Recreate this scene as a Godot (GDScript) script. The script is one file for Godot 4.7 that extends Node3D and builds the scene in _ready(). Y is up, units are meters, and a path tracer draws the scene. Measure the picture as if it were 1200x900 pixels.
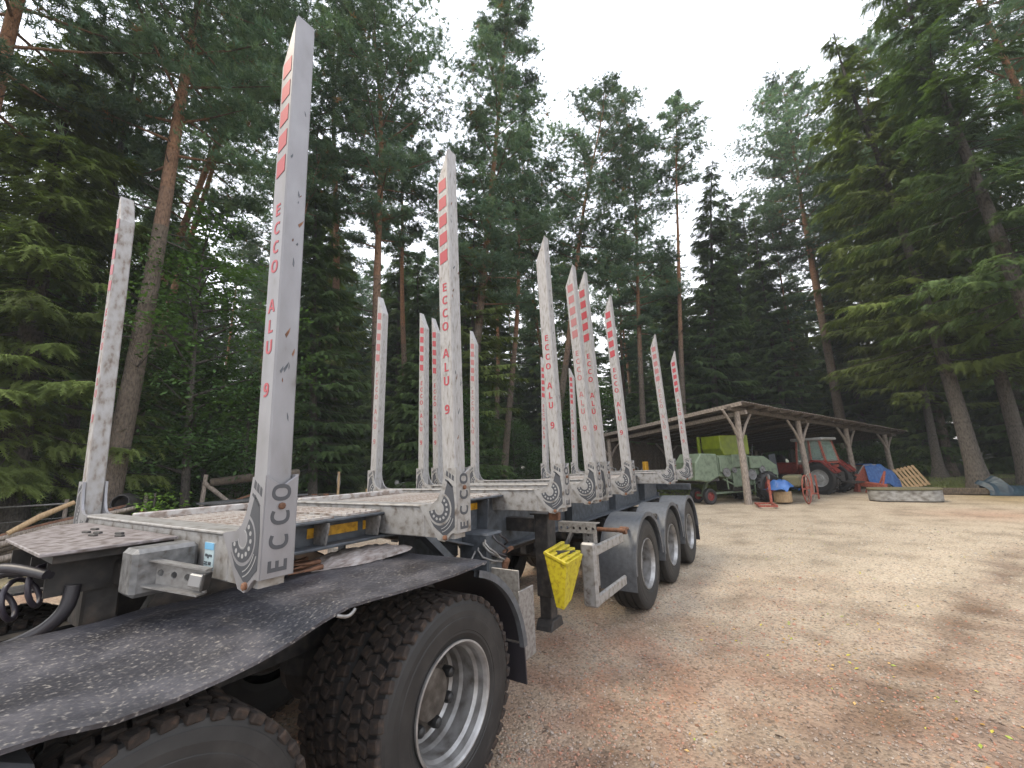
extends Node3D
# Timber trailer coupled to a truck in a gravel yard at the edge of a pine forest.
# x: across the trailer (towards the photographer), y: up, -z: towards the rear of the trailer. Metres.

var rng := RandomNumberGenerator.new()
var M := {}
var made := {}

class B:
	var v := PackedVector3Array()
	var n := PackedVector3Array()
	var c := PackedColorArray()
	var col := Color(1, 1, 1)
	var has_n := true
	func tri(a: Vector3, b: Vector3, d: Vector3, na: Vector3, nb: Vector3, nd: Vector3) -> void:
		if (b - a).cross(d - a).dot(na + nb + nd) > 0.0:
			v.append_array([a, d, b]); n.append_array([na, nd, nb])
		else:
			v.append_array([a, b, d]); n.append_array([na, nb, nd])
		c.append_array([col, col, col])
	func ftri(a: Vector3, b: Vector3, d: Vector3, hint: Vector3) -> void:
		var m := (b - a).cross(d - a)
		if m.length_squared() < 1e-16: return
		m = m.normalized()
		if m.dot(hint) < 0: m = -m
		tri(a, b, d, m, m, m)
	func quad(a: Vector3, b: Vector3, d: Vector3, e: Vector3, hint: Vector3) -> void:
		ftri(a, b, d, hint); ftri(a, d, e, hint)
	func box(p: Vector3, s: Vector3, q := Basis(), w := 0.0) -> void:
		var h := s * 0.5
		w = minf(w, minf(h.x, minf(h.y, h.z)) * 0.6)
		var ax := [Vector3.RIGHT, Vector3.UP, Vector3.BACK]
		for i in 3:
			var j := (i + 1) % 3
			var k := (i + 2) % 3
			for sg in [-1.0, 1.0]:
				var o: Vector3 = ax[i] * h[i] * sg
				var a: Vector3 = ax[j] * (h[j] - w)
				var b: Vector3 = ax[k] * (h[k] - w)
				quad(p + q * (o + a + b), p + q * (o - a + b), p + q * (o - a - b), p + q * (o + a - b), q * (ax[i] * sg))
				if w > 0.0:
					for t in [-1.0, 1.0]:
						var e0: Vector3 = o + ax[j] * (h[j] - w) * t
						var e1: Vector3 = ax[i] * (h[i] - w) * sg + ax[j] * h[j] * t
						quad(p + q * (e0 + b), p + q * (e0 - b), p + q * (e1 - b), p + q * (e1 + b), q * (ax[i] * sg + ax[j] * t))
		if w > 0.0:
			for x in [-1.0, 1.0]:
				for y in [-1.0, 1.0]:
					for z in [-1.0, 1.0]:
						var g := Vector3(x, y, z)
						var u := (h - Vector3(w, w, w)) * g
						ftri(p + q * (u + Vector3(w * x, 0, 0)), p + q * (u + Vector3(0, w * y, 0)), p + q * (u + Vector3(0, 0, w * z)), q * g)
	func bar(a: Vector3, b: Vector3, w: float, h: float, up := Vector3.UP, bevel := 0.0) -> void:
		var z := (b - a).normalized()
		if absf(z.dot(up)) > 0.98: up = Vector3.RIGHT
		var x := up.cross(z).normalized()
		var y := z.cross(x)
		box((a + b) * 0.5, Vector3(w, h, a.distance_to(b)), Basis(x, y, z), bevel)
	func prism(poly: PackedVector2Array, z0: float, z1: float, xf := Transform3D(), w := 0.0) -> void:
		# outline in XY, from z0 (lower) to z1 (upper), chamfered rim on both faces
		if z1 < z0:
			var t := z0
			z0 = z1
			z1 = t
		var inner := poly
		if w > 0.0:
			var off := Geometry2D.offset_polygon(poly, -w, Geometry2D.JOIN_MITER)
			if off.size() == 1 and off[0].size() == poly.size():
				var cand := PackedVector2Array()
				for p in poly:
					var best := off[0][0]
					for o in off[0]:
						if o.distance_to(p) < best.distance_to(p): best = o
					cand.append(best)
				inner = cand
			else:
				w = 0.0
		var idx := Geometry2D.triangulate_polygon(inner)
		var nz := xf.basis.z.normalized()
		for i in range(0, idx.size(), 3):
			var a := inner[idx[i]]
			var b := inner[idx[i + 1]]
			var d := inner[idx[i + 2]]
			ftri(xf * Vector3(a.x, a.y, z1), xf * Vector3(b.x, b.y, z1), xf * Vector3(d.x, d.y, z1), nz)
			ftri(xf * Vector3(a.x, a.y, z0), xf * Vector3(b.x, b.y, z0), xf * Vector3(d.x, d.y, z0), -nz)
		var cw := 1.0 if Geometry2D.is_polygon_clockwise(poly) else -1.0
		for i in poly.size():
			var a := poly[i]
			var b := poly[(i + 1) % poly.size()]
			var ia := inner[i]
			var ib := inner[(i + 1) % poly.size()]
			var e := (b - a)
			var hint := xf.basis * Vector3(-e.y * cw, e.x * cw, 0)
			quad(xf * Vector3(a.x, a.y, z0 + w), xf * Vector3(b.x, b.y, z0 + w), xf * Vector3(b.x, b.y, z1 - w), xf * Vector3(a.x, a.y, z1 - w), hint)
			if w > 0.0:
				quad(xf * Vector3(a.x, a.y, z1 - w), xf * Vector3(b.x, b.y, z1 - w), xf * Vector3(ib.x, ib.y, z1), xf * Vector3(ia.x, ia.y, z1), hint.normalized() + nz)
				quad(xf * Vector3(a.x, a.y, z0 + w), xf * Vector3(b.x, b.y, z0 + w), xf * Vector3(ib.x, ib.y, z0), xf * Vector3(ia.x, ia.y, z0), hint.normalized() - nz)
	func tube(pts: Array, rad: Array, sides := 8, caps := true, cols := []) -> void:
		var rings := []
		var dirs := []
		var up := Vector3.UP
		var t0: Vector3 = (pts[1] - pts[0]).normalized()
		var x: Vector3 = t0.cross(Vector3(0.31, 0.2, 0.93)).normalized()
		for i in pts.size():
			var t: Vector3 = (pts[mini(i + 1, pts.size() - 1)] - pts[maxi(i - 1, 0)]).normalized()
			x = (x - t * x.dot(t)).normalized()
			var y := t.cross(x)
			var r: float = rad[i] if i < rad.size() else rad[-1]
			var ring := []
			var dr := []
			for k in sides:
				var a := TAU * k / sides
				var d := x * cos(a) + y * sin(a)
				dr.append(d); ring.append(pts[i] + d * r)
			rings.append(ring); dirs.append(dr)
		for i in pts.size() - 1:
			for k in sides:
				var l := (k + 1) % sides
				if cols.size(): col = cols[i]
				tri(rings[i][k], rings[i][l], rings[i + 1][l], dirs[i][k], dirs[i][l], dirs[i + 1][l])
				tri(rings[i][k], rings[i + 1][l], rings[i + 1][k], dirs[i][k], dirs[i + 1][l], dirs[i + 1][k])
		if caps:
			for e in [0, pts.size() - 1]:
				var hint: Vector3 = (pts[0] - pts[1]) if e == 0 else (pts[-1] - pts[-2])
				for k in range(1, sides - 1):
					ftri(rings[e][0], rings[e][k], rings[e][k + 1], hint)
	func lathe(prof: Array, xf: Transform3D, segs := 32) -> void:
		# prof: Vector2(radius, along x); turned about the local x axis
		for i in prof.size() - 1:
			var p: Vector2 = prof[i]
			var q: Vector2 = prof[i + 1]
			var d := (q - p).normalized()
			var nr := Vector2(d.y, -d.x) # (radial, axial)
			for k in segs:
				var a := TAU * k / segs
				var b := TAU * (k + 1) / segs
				var ea := Vector3(0, cos(a), sin(a))
				var eb := Vector3(0, cos(b), sin(b))
				var pa := xf * (ea * p.x + Vector3(p.y, 0, 0))
				var pb := xf * (eb * p.x + Vector3(p.y, 0, 0))
				var qa := xf * (ea * q.x + Vector3(q.y, 0, 0))
				var qb := xf * (eb * q.x + Vector3(q.y, 0, 0))
				var na := xf.basis * (ea * nr.x + Vector3(nr.y, 0, 0))
				var nb := xf.basis * (eb * nr.x + Vector3(nr.y, 0, 0))
				if p.x > 1e-4: tri(pa, pb, qb, na, nb, nb)
				if q.x > 1e-4: tri(pa, qb, qa, na, nb, na)
	func blob(p: Vector3, r: Vector3, rings := 6, segs := 9, rough := 0.0, g: RandomNumberGenerator = null, q := Basis()) -> void:
		var pts := []
		for i in rings + 1:
			var row := []
			for k in segs:
				var th := PI * i / rings
				var ph := TAU * k / segs
				var d := Vector3(sin(th) * cos(ph), cos(th), sin(th) * sin(ph))
				var s := 1.0 + (g.randf_range(-rough, rough) if g and i > 0 and i < rings else 0.0)
				row.append(p + q * (d * r * s))
			pts.append(row)
		for i in rings:
			for k in segs:
				var l := (k + 1) % segs
				for t in [[pts[i][k], pts[i][l], pts[i + 1][l]], [pts[i][k], pts[i + 1][l], pts[i + 1][k]]]:
					ftri(t[0], t[1], t[2], (t[0] + t[1] + t[2]) / 3.0 - p)
	func put(t: PackedVector3Array, xf: Transform3D, color: Color) -> void:
		has_n = false
		var w: PackedVector3Array = xf * t
		v.append_array(w)
		var cc := PackedColorArray()
		cc.resize(w.size())
		cc.fill(color)
		c.append_array(cc)
	func mesh() -> ArrayMesh:
		var m := ArrayMesh.new()
		if v.is_empty(): return m
		var a := []
		a.resize(Mesh.ARRAY_MAX)
		a[Mesh.ARRAY_VERTEX] = v
		if has_n: a[Mesh.ARRAY_NORMAL] = n
		a[Mesh.ARRAY_COLOR] = c
		m.add_surface_from_arrays(Mesh.PRIMITIVE_TRIANGLES, a)
		return m

# ---------------------------------------------------------------- scene graph helpers
func numbered(called: String, parent: Node) -> String:
	var key := called + "@" + str(parent.get_instance_id())
	made[key] = made.get(key, -1) + 1
	return called if made[key] == 0 else "%s_%03d" % [called, made[key]]

func hang(o: Node3D, called: String, parent: Node) -> void:
	o.name = numbered(called, parent)
	parent.add_child(o, true)

func obj(called: String, b: B, mat: Material, parent: Node = self, at := Vector3.ZERO) -> MeshInstance3D:
	return obm(called, b.mesh(), mat, parent, at)

func obm(called: String, m: Mesh, mat: Material, parent: Node = self, at := Vector3.ZERO) -> MeshInstance3D:
	var o := MeshInstance3D.new()
	o.mesh = m
	o.material_override = mat
	o.position = at
	hang(o, called, parent)
	return o

func tag(o: Node, label: String, category := "", group := "", kind := "") -> void:
	o.set_meta("label", label)
	if category: o.set_meta("category", category)
	if group: o.set_meta("group", group)
	if kind: o.set_meta("kind", kind)

func thing(called: String, label: String, category: String, at := Vector3.ZERO, turn := 0.0, group := "") -> Node3D:
	var o := Node3D.new()
	hang(o, called, self)
	o.position = at
	o.rotation.y = turn
	tag(o, label, category, group)
	return o

# ---------------------------------------------------------------- materials
func lin(r: float, g: float, b: float) -> Color:
	return Color(r, g, b).linear_to_srgb()

func noise_tex(freq: float, sd: int, stops: Array, kind := FastNoiseLite.TYPE_SIMPLEX_SMOOTH, octaves := 4, size := 512, ret := -1, normal := false) -> NoiseTexture2D:
	var f := FastNoiseLite.new()
	f.noise_type = kind
	f.seed = sd
	f.frequency = freq
	f.fractal_octaves = octaves
	if kind == FastNoiseLite.TYPE_CELLULAR:
		f.fractal_type = FastNoiseLite.FRACTAL_NONE
		f.cellular_jitter = 1.0
		if ret >= 0: f.cellular_return_type = ret
		f.domain_warp_enabled = true
		f.domain_warp_amplitude = 4.0
		f.domain_warp_frequency = 0.04
	var t := NoiseTexture2D.new()
	t.width = size
	t.height = size
	t.seamless = true
	t.seamless_blend_skirt = 0.15
	t.noise = f
	if stops.size():
		var g := Gradient.new()
		var offs := PackedFloat32Array()
		var cols := PackedColorArray()
		for s in stops:
			offs.append(s[0]); cols.append(s[1])
		g.offsets = offs
		g.colors = cols
		t.color_ramp = g
	return t

func mat(called: String, albedo: Color, rough := 0.7, metal := 0.0) -> StandardMaterial3D:
	var m := StandardMaterial3D.new()
	m.resource_name = called
	m.albedo_color = albedo
	m.roughness = rough
	m.metallic = metal
	M[called] = m
	return m

func worn(called: String, stops: Array, freq: float, scale: Vector3, rough := 0.7, metal := 0.0, bump := 0.0, sd := 1, world := false) -> StandardMaterial3D:
	var m := mat(called, Color(1, 1, 1), rough, metal)
	m.albedo_texture = noise_tex(freq, sd, stops, FastNoiseLite.TYPE_SIMPLEX_SMOOTH, 5)
	m.uv1_triplanar = true
	m.uv1_world_triplanar = world
	m.uv1_scale = scale
	if bump > 0.0:
		m.heightmap_enabled = true
		m.heightmap_texture = noise_tex(freq * 2.0, sd + 50, [])
		m.heightmap_scale = bump
	return m

func make_materials() -> void:
	var s := Vector3(1, 0.45, 1)
	worn("clean_paint", [[0.0, lin(0.1226, 0.1097, 0.1)], [0.18, lin(0.1775, 0.1742, 0.1775)], [0.5, lin(0.2064, 0.2032, 0.2129)], [1.0, lin(0.2388, 0.2388, 0.2484)]], 0.012, s, 0.42, 0.2, 0.0, 3)
	worn("worn_paint", [[0.0, lin(0.1189, 0.0979, 0.0769)], [0.16, lin(0.1818, 0.1643, 0.1468)], [0.30, lin(0.2588, 0.2483, 0.2378)], [0.6, lin(0.2937, 0.2867, 0.2797)], [1.0, lin(0.3287, 0.3217, 0.3217)]], 0.03, Vector3(2.6, .7, 2.6), 0.5, 0.1, 0.15, 5)
	worn("dirty_paint", [[0.0, lin(0.088, 0.06, 0.04)], [0.22, lin(0.16, 0.132, 0.112)], [0.36, lin(0.232, 0.216, 0.2)], [0.6, lin(0.272, 0.264, 0.256)], [1.0, lin(0.32, 0.316, 0.312)]], 0.02, Vector3(1.6, .8, 1.6), 0.6, 0.05, 0.15, 6)
	worn("beam_alloy", [[0.0, lin(0.0879, 0.0659, 0.0512)], [0.2, lin(0.183, 0.1684, 0.1538)], [0.45, lin(0.2636, 0.2562, 0.2453)], [1.0, lin(0.3222, 0.3186, 0.3149)]], 0.02, Vector3(1.2, 1.2, 1.2), 0.45, 0.3, 0.12, 7)
	worn("deck_alloy", [[0.0, lin(0.1275, 0.085, 0.0595)], [0.3, lin(0.2295, 0.187, 0.1615)], [0.55, lin(0.3655, 0.34, 0.3187)], [1.0, lin(0.425, 0.4165, 0.408)]], 0.02, Vector3(1.1, 1.1, 1.1), 0.5, 0.2, 0.15, 9)
	worn("coupler_plate", [[0.0, lin(.08, .06, .05)], [0.35, lin(.15, .13, .125)], [0.6, lin(.23, .205, .205)], [1.0, lin(.29, .275, .275)]], 0.02, Vector3(1.5, 1.5, 1.5), 0.5, 0.25, 0.2, 11)
	worn("frame_paint", [[0.0, lin(0.0255, 0.0255, 0.0255)], [0.3, lin(0.0467, 0.0527, 0.0595)], [0.7, lin(0.0723, 0.0808, 0.0935)], [1.0, lin(0.1105, 0.119, 0.1275)]], 0.02, Vector3(1, 1, 1), 0.55, 0.1, 0.1, 13)
	worn("fender_plastic", [[0.0, lin(0.044, 0.0466, 0.0502)], [0.4, lin(0.066, 0.0713, 0.0792)], [0.75, lin(0.0774, 0.0827, 0.0924)], [1.0, lin(0.1232, 0.125, 0.1276)]], 0.02, Vector3(1.4, 1.4, 1.4), 0.5, 0.0, 0.1, 15)
	worn("grey_steel", [[0.0, lin(0.0595, 0.051, 0.0425)], [0.3, lin(0.1105, 0.1105, 0.1105)], [0.7, lin(0.17, 0.17, 0.17)], [1.0, lin(0.2295, 0.2295, 0.2253)]], 0.025, Vector3(1.5, 1.5, 1.5), 0.5, 0.25, 0.1, 17)
	worn("galvanised", [[0.0, lin(0.1148, 0.1025, 0.0902)], [0.4, lin(0.205, 0.1968, 0.1886)], [1.0, lin(0.3034, 0.2993, 0.287)]], 0.03, Vector3(1.5, 1.5, 1.5), 0.45, 0.4, 0.1, 19)
	worn("black_steel", [[0.0, lin(.012, .011, .010)], [0.5, lin(.028, .026, .025)], [1.0, lin(.07, .055, .045)]], 0.02, Vector3(1, 1, 1), 0.6, 0.1, 0.15, 21)
	worn("rusty_steel", [[0.0, lin(.05, .03, .02)], [0.5, lin(.14, .065, .035)], [1.0, lin(.24, .12, .07)]], 0.02, Vector3(1.5, 1.5, 1.5), 0.85, 0.0, 0.2, 23)
	var rb := worn("sheet_rubber", [[0.0, lin(.020, .020, .024)], [0.35, lin(.030, .030, .036)], [0.55, lin(.042, .042, .050)], [0.75, lin(.062, .061, .070)], [1.0, lin(.10, .096, .105)]], 0.007, Vector3(1.0, 1.0, .7), 0.38, 0.0, 0.0, 25)
	rb.heightmap_enabled = true
	rb.heightmap_texture = noise_tex(0.05, 79, [])
	rb.heightmap_scale = 0.25
	rb.detail_enabled = true
	rb.detail_blend_mode = BaseMaterial3D.BLEND_MODE_MIX
	rb.detail_albedo = noise_tex(0.03, 77, [[0.0, lin(.10, .09, .085)], [0.5, lin(.24, .225, .21)], [1.0, lin(.40, .36, .30)]])
	rb.uv2_triplanar = true
	rb.detail_uv_layer = BaseMaterial3D.DETAIL_UV_2
	rb.uv2_scale = Vector3(.9, .9, .7)
	rb.detail_mask = noise_tex(0.06, 78, [[0.0, Color(0, 0, 0)], [0.60, Color(.03, .03, .03)], [0.70, Color(.16, .16, .16)], [0.78, Color(.65, .65, .65)], [1.0, Color(.9, .9, .9)]], FastNoiseLite.TYPE_SIMPLEX_SMOOTH, 3, 1024)
	worn("tyre_side", [[0.0, lin(0.0088, 0.0088, 0.0088)], [0.5, lin(0.0138, 0.0132, 0.013)], [1.0, lin(0.0286, 0.027, 0.0253)]], 0.012, Vector3(1, 1, 1), 0.62, 0.0, 0.05, 27)
	worn("tread_dirty", [[0.0, lin(.012, .010, .009)], [0.5, lin(.022, .016, .013)], [0.7, lin(.045, .029, .020)], [1.0, lin(.09, .06, .042)]], 0.02, Vector3(2, 2, 2), 0.9, 0.0, 0.3, 29)
	worn("rim_silver", [[0.0, lin(0.0868, 0.0694, 0.0564)], [0.25, lin(0.191, 0.1823, 0.1736)], [0.6, lin(0.2951, 0.2908, 0.2864)], [1.0, lin(0.3819, 0.3819, 0.3732)]], 0.012, Vector3(1.4, 1.4, 1.4), 0.38, 0.55, 0.05, 31)
	worn("rim_dirty", [[0.0, lin(0.0315, 0.0245, 0.0196)], [0.5, lin(0.07, 0.0595, 0.049)], [1.0, lin(0.14, 0.126, 0.112)]], 0.015, Vector3(1.4, 1.4, 1.4), 0.6, 0.2, 0.08, 33)
	worn("chock_yellow", [[0.0, lin(0.0774, 0.0542, 0.0232)], [0.2, lin(0.2632, 0.2012, 0.0155)], [0.5, lin(0.387, 0.3173, 0.014)], [1.0, lin(0.4489, 0.387, 0.0232)]], 0.02, Vector3(2, 2, 2), 0.45, 0.0, 0.05, 35)
	worn("reflector_yellow", [[0.0, lin(.20, .10, .01)], [0.5, lin(.46, .24, .01)], [1.0, lin(.60, .34, .02)]], 0.02, Vector3(2, 2, 2), 0.4, 0.0, 0.0, 37)
	mat("logo_dark", lin(.045, .048, .055), 0.5)
	mat("logo_light", lin(.28, .28, .28), 0.45, 0.1)
	mat("red_film", lin(.31, .03, .04), 0.45)
	mat("faded_film", lin(.29, .11, .11), 0.55)
	mat("hose_black", lin(.022, .020, .024), 0.45)
	mat("hose_purple", lin(.030, .025, .034), 0.4)
	mat("lens_clear", lin(.26, .255, .25), 0.2)
	mat("lens_red", lin(.11, .018, .018), 0.25)
	mat("sticker_blue", lin(.14, .34, .52), 0.5)
	mat("sticker_pale", lin(.36, .45, .48), 0.5)
	mat("ink", lin(.05, .06, .07), 0.6)
	mat("nut_black", lin(.015, .015, .015), 0.5)
	# timber, shed
	worn("grey_timber", [[0.0, lin(.10, .08, .065)], [0.5, lin(.24, .20, .165)], [1.0, lin(.40, .35, .30)]], 0.02, Vector3(3, .5, 3), 0.9, 0.0, 0.3, 41)
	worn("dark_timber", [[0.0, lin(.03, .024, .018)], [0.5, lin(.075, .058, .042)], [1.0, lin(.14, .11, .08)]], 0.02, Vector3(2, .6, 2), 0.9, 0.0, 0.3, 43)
	worn("fresh_timber", [[0.0, lin(0.208, 0.136, 0.072)], [0.5, lin(0.336, 0.232, 0.128)], [1.0, lin(0.44, 0.32, 0.192)]], 0.02, Vector3(2, .6, 2), 0.85, 0.0, 0.2, 45)
	worn("bleached_wood", [[0.0, lin(.10, .07, .05)], [0.3, lin(.22, .18, .165)], [0.6, lin(.32, .29, .275)], [1.0, lin(.42, .40, .39)]], 0.03, Vector3(3, 3, .8), 0.9, 0.0, 0.4, 47)
	worn("roof_sheet", [[0.0, lin(0.108, 0.081, 0.063)], [0.5, lin(0.216, 0.189, 0.171)], [1.0, lin(0.36, 0.342, 0.324)]], 0.02, Vector3(.6, .6, .6), 0.7, 0.2, 0.1, 49)
	worn("pale_green", [[0.0, lin(0.0593, 0.0731, 0.0488)], [0.4, lin(0.1045, 0.1394, 0.0906)], [1.0, lin(0.1394, 0.1777, 0.1185)]], 0.01, Vector3(.8, .8, .8), 0.5, 0.0, 0.0, 51)
	worn("lime_green", [[0.0, lin(0.0864, 0.1152, 0.0072)], [1.0, lin(0.1512, 0.1872, 0.0086)]], 0.01, Vector3(.6, .6, .6), 0.45, 0.0, 0.0, 53)
	worn("tractor_red", [[0.0, lin(0.0574, 0.016, 0.0127)], [0.5, lin(0.1594, 0.0211, 0.0166)], [1.0, lin(0.204, 0.0351, 0.0255)]], 0.015, Vector3(1, 1, 1), 0.5, 0.0, 0.0, 55)
	worn("rust_red", [[0.0, lin(.10, .03, .02)], [0.5, lin(.24, .06, .04)], [1.0, lin(.36, .12, .08)]], 0.02, Vector3(1, 1, 1), 0.8, 0.0, 0.1, 57)
	worn("tarp_blue", [[0.0, lin(.015, .045, .15)], [0.5, lin(.03, .10, .30)], [1.0, lin(.08, .18, .40)]], 0.01, Vector3(.8, .8, .8), 0.45, 0.0, 0.2, 59)
	worn("tarp_teal", [[0.0, lin(0.0064, 0.0144, 0.024)], [0.5, lin(0.012, 0.0288, 0.0464)], [1.0, lin(0.028, 0.06, 0.08)]], 0.012, Vector3(.8, .8, .8), 0.5, 0.0, 0.2, 61)
	worn("cab_white", [[0.0, lin(0.186, 0.1798, 0.1674)], [1.0, lin(0.3224, 0.3224, 0.31)]], 0.01, Vector3(1, 1, 1), 0.5, 0.0, 0.0, 63)
	worn("concrete", [[0.0, lin(.07, .06, .05)], [0.35, lin(.17, .16, .145)], [0.6, lin(.24, .235, .22)], [1.0, lin(.32, .315, .30)]], 0.01, Vector3(.6, .9, .6), 0.9, 0.0, 0.2, 65)
	worn("moss", [[0.0, lin(.05, .05, .025)], [0.5, lin(.11, .10, .055)], [1.0, lin(.19, .16, .10)]], 0.03, Vector3(2, 2, 2), 0.95, 0.0, 0.4, 67)
	var gl := mat("cab_glass", Color(.75, .85, .8, .25), 0.08)
	gl.transparency = BaseMaterial3D.TRANSPARENCY_ALPHA
	worn("dirty_pane", [[0.0, lin(.03, .035, .03)], [1.0, lin(.08, .09, .085)]], 0.01, Vector3(1, 1, 1), 0.2, 0.0, 0.0, 69)
	# bark and leaves carry their own colours on the vertices
	for q in [["pine_bark", 1.2], ["spruce_bark", 1.4]]:
		var m := mat(q[0], Color(1, 1, 1), 0.95)
		m.vertex_color_use_as_albedo = true
		m.albedo_texture = noise_tex(0.02, 71, [[0.0, Color(.45, .45, .45)], [0.5, Color(.85, .85, .85)], [1.0, Color(1, 1, 1)]])
		m.uv1_triplanar = true
		m.uv1_scale = Vector3(1.6, .5, 1.6)
		m.heightmap_enabled = true
		m.heightmap_texture = noise_tex(0.04, 72, [])
		m.heightmap_scale = 4.0
	for q in ["needles", "leaves"]:
		var m := mat(q, Color(1, 1, 1), 0.6)
		m.vertex_color_use_as_albedo = true
		m.backlight_enabled = true
		m.backlight = Color(.80, .86, .62) if q == "needles" else Color(.85, .88, .55)
		m.metallic_specular = 0.3
	var g := mat("ground_gravel", Color(1, 1, 1), 0.92)
	g.vertex_color_use_as_albedo = true
	g.uv1_triplanar = true
	g.uv1_world_triplanar = true
	g.uv1_scale = Vector3(1.15, 1.15, 1.15)
	g.albedo_texture = noise_tex(0.045, 81, [[0.0, lin(.40, .37, .33)], [0.25, lin(.62, .58, .53)], [0.5, lin(.86, .81, .74)], [0.72, lin(.72, .68, .63)], [0.9, lin(.96, .92, .86)], [1.0, lin(.85, .66, .52)]], FastNoiseLite.TYPE_CELLULAR, 1, 1024, FastNoiseLite.RETURN_CELL_VALUE)
	g.heightmap_enabled = true
	g.heightmap_texture = noise_tex(0.045, 81, [[0, Color(1, 1, 1)], [1, Color(0, 0, 0)]], FastNoiseLite.TYPE_CELLULAR, 1, 1024, FastNoiseLite.RETURN_DISTANCE)
	g.heightmap_scale = 0.9
	g.detail_enabled = true
	g.detail_blend_mode = BaseMaterial3D.BLEND_MODE_MUL
	g.detail_uv_layer = BaseMaterial3D.DETAIL_UV_2
	g.uv2_triplanar = true
	g.uv2_world_triplanar = true
	g.uv2_scale = Vector3(.13, .13, .13)
	g.detail_albedo = noise_tex(0.012, 83, [[0.0, lin(.55, .53, .50)], [0.5, lin(.9, .9, .88)], [1.0, Color(1, 1, 1)]], FastNoiseLite.TYPE_SIMPLEX_SMOOTH, 6)
	var st := mat("stone", Color(1, 1, 1), 0.85)
	st.vertex_color_use_as_albedo = true
	var gr := mat("grass_blade", Color(1, 1, 1), 0.6)
	gr.vertex_color_use_as_albedo = true
	gr.backlight_enabled = true
	gr.backlight = Color(.6, .6, .4)
	var pd := mat("puddle_water", lin(.105, .074, .05), 0.07)
	pd.metallic_specular = 0.5
	mat("wet_soil", lin(.13, .095, .075), 0.35)

# ---------------------------------------------------------------- build
func _ready() -> void:
	rng.seed = 4711
	var cam := Camera3D.new()
	cam.name = "camera"
	cam.transform = Transform3D(Basis(Vector3(.83494, -.03726, -.54908), Vector3(.13376, .98153, .13680), Vector3(.53384, -.18766, .82450)).orthonormalized(), Vector3(2.8886, 1.8113, .8356))
	cam.fov = 84.92
	cam.near = 0.05
	cam.far = 900.0
	add_child(cam)
	cam.current = true
	var env := Environment.new()
	env.background_mode = Environment.BG_SKY
	var sky := Sky.new()
	var sm := ProceduralSkyMaterial.new()
	sm.sky_top_color = Color(.93, .95, 1.0)
	sm.sky_horizon_color = Color(1.0, .985, .955)
	sm.sky_curve = 0.2
	sm.sky_energy_multiplier = 1.0
	sm.ground_bottom_color = Color(.25, .23, .2)
	sm.ground_horizon_color = Color(.45, .43, .4)
	sky.sky_material = sm
	env.sky = sky
	env.tonemap_mode = Environment.TONE_MAPPER_LINEAR
	env.tonemap_exposure = 2.65
	env.fog_enabled = true
	env.fog_density = 0.0009
	env.fog_light_color = Color(.86, .88, .90)
	env.sdfgi_enabled = true
	env.ssao_enabled = true
	env.ssil_enabled = true
	var we := WorldEnvironment.new()
	we.name = "surroundings"
	we.environment = env
	add_child(we)
	var sun := DirectionalLight3D.new()
	sun.name = "sun"
	sun.light_energy = 0.45
	sun.light_color = Color(1.0, .95, .87)
	sun.light_angular_distance = 24.0
	sun.shadow_enabled = true
	sun.look_at_from_position(Vector3.ZERO, -Vector3(-.40, .80, .38))
	add_child(sun)
	make_materials()
	build_ground()
	build_forest()
	build_shed()
	build_trailer()
	build_truck()
	build_machines()
	build_left_clutter()

# yard outline (x, z); outside it is forest floor
var YARD := PackedVector2Array([Vector2(-10.2, 14), Vector2(-9.6, 2), Vector2(-9.8, -6), Vector2(-9.4, -12), Vector2(-6.5, -17), Vector2(-1.0, -20.5), Vector2(2.0, -22.0), Vector2(4.2, -27.0), Vector2(7.2, -31), Vector2(8.0, -25.5), Vector2(10.0, -23.2), Vector2(14.5, -21), Vector2(24, -14), Vector2(34, -2), Vector2(34, 14)])

func yard_in(p: Vector2) -> float:
	var d := 1e9
	for i in YARD.size():
		var q := Geometry2D.get_closest_point_to_segment(p, YARD[i], YARD[(i + 1) % YARD.size()])
		d = minf(d, q.distance_to(p))
	return d if Geometry2D.is_point_in_polygon(p, YARD) else -d

var BIG := FastNoiseLite.new()
var FINE := FastNoiseLite.new()

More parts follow.
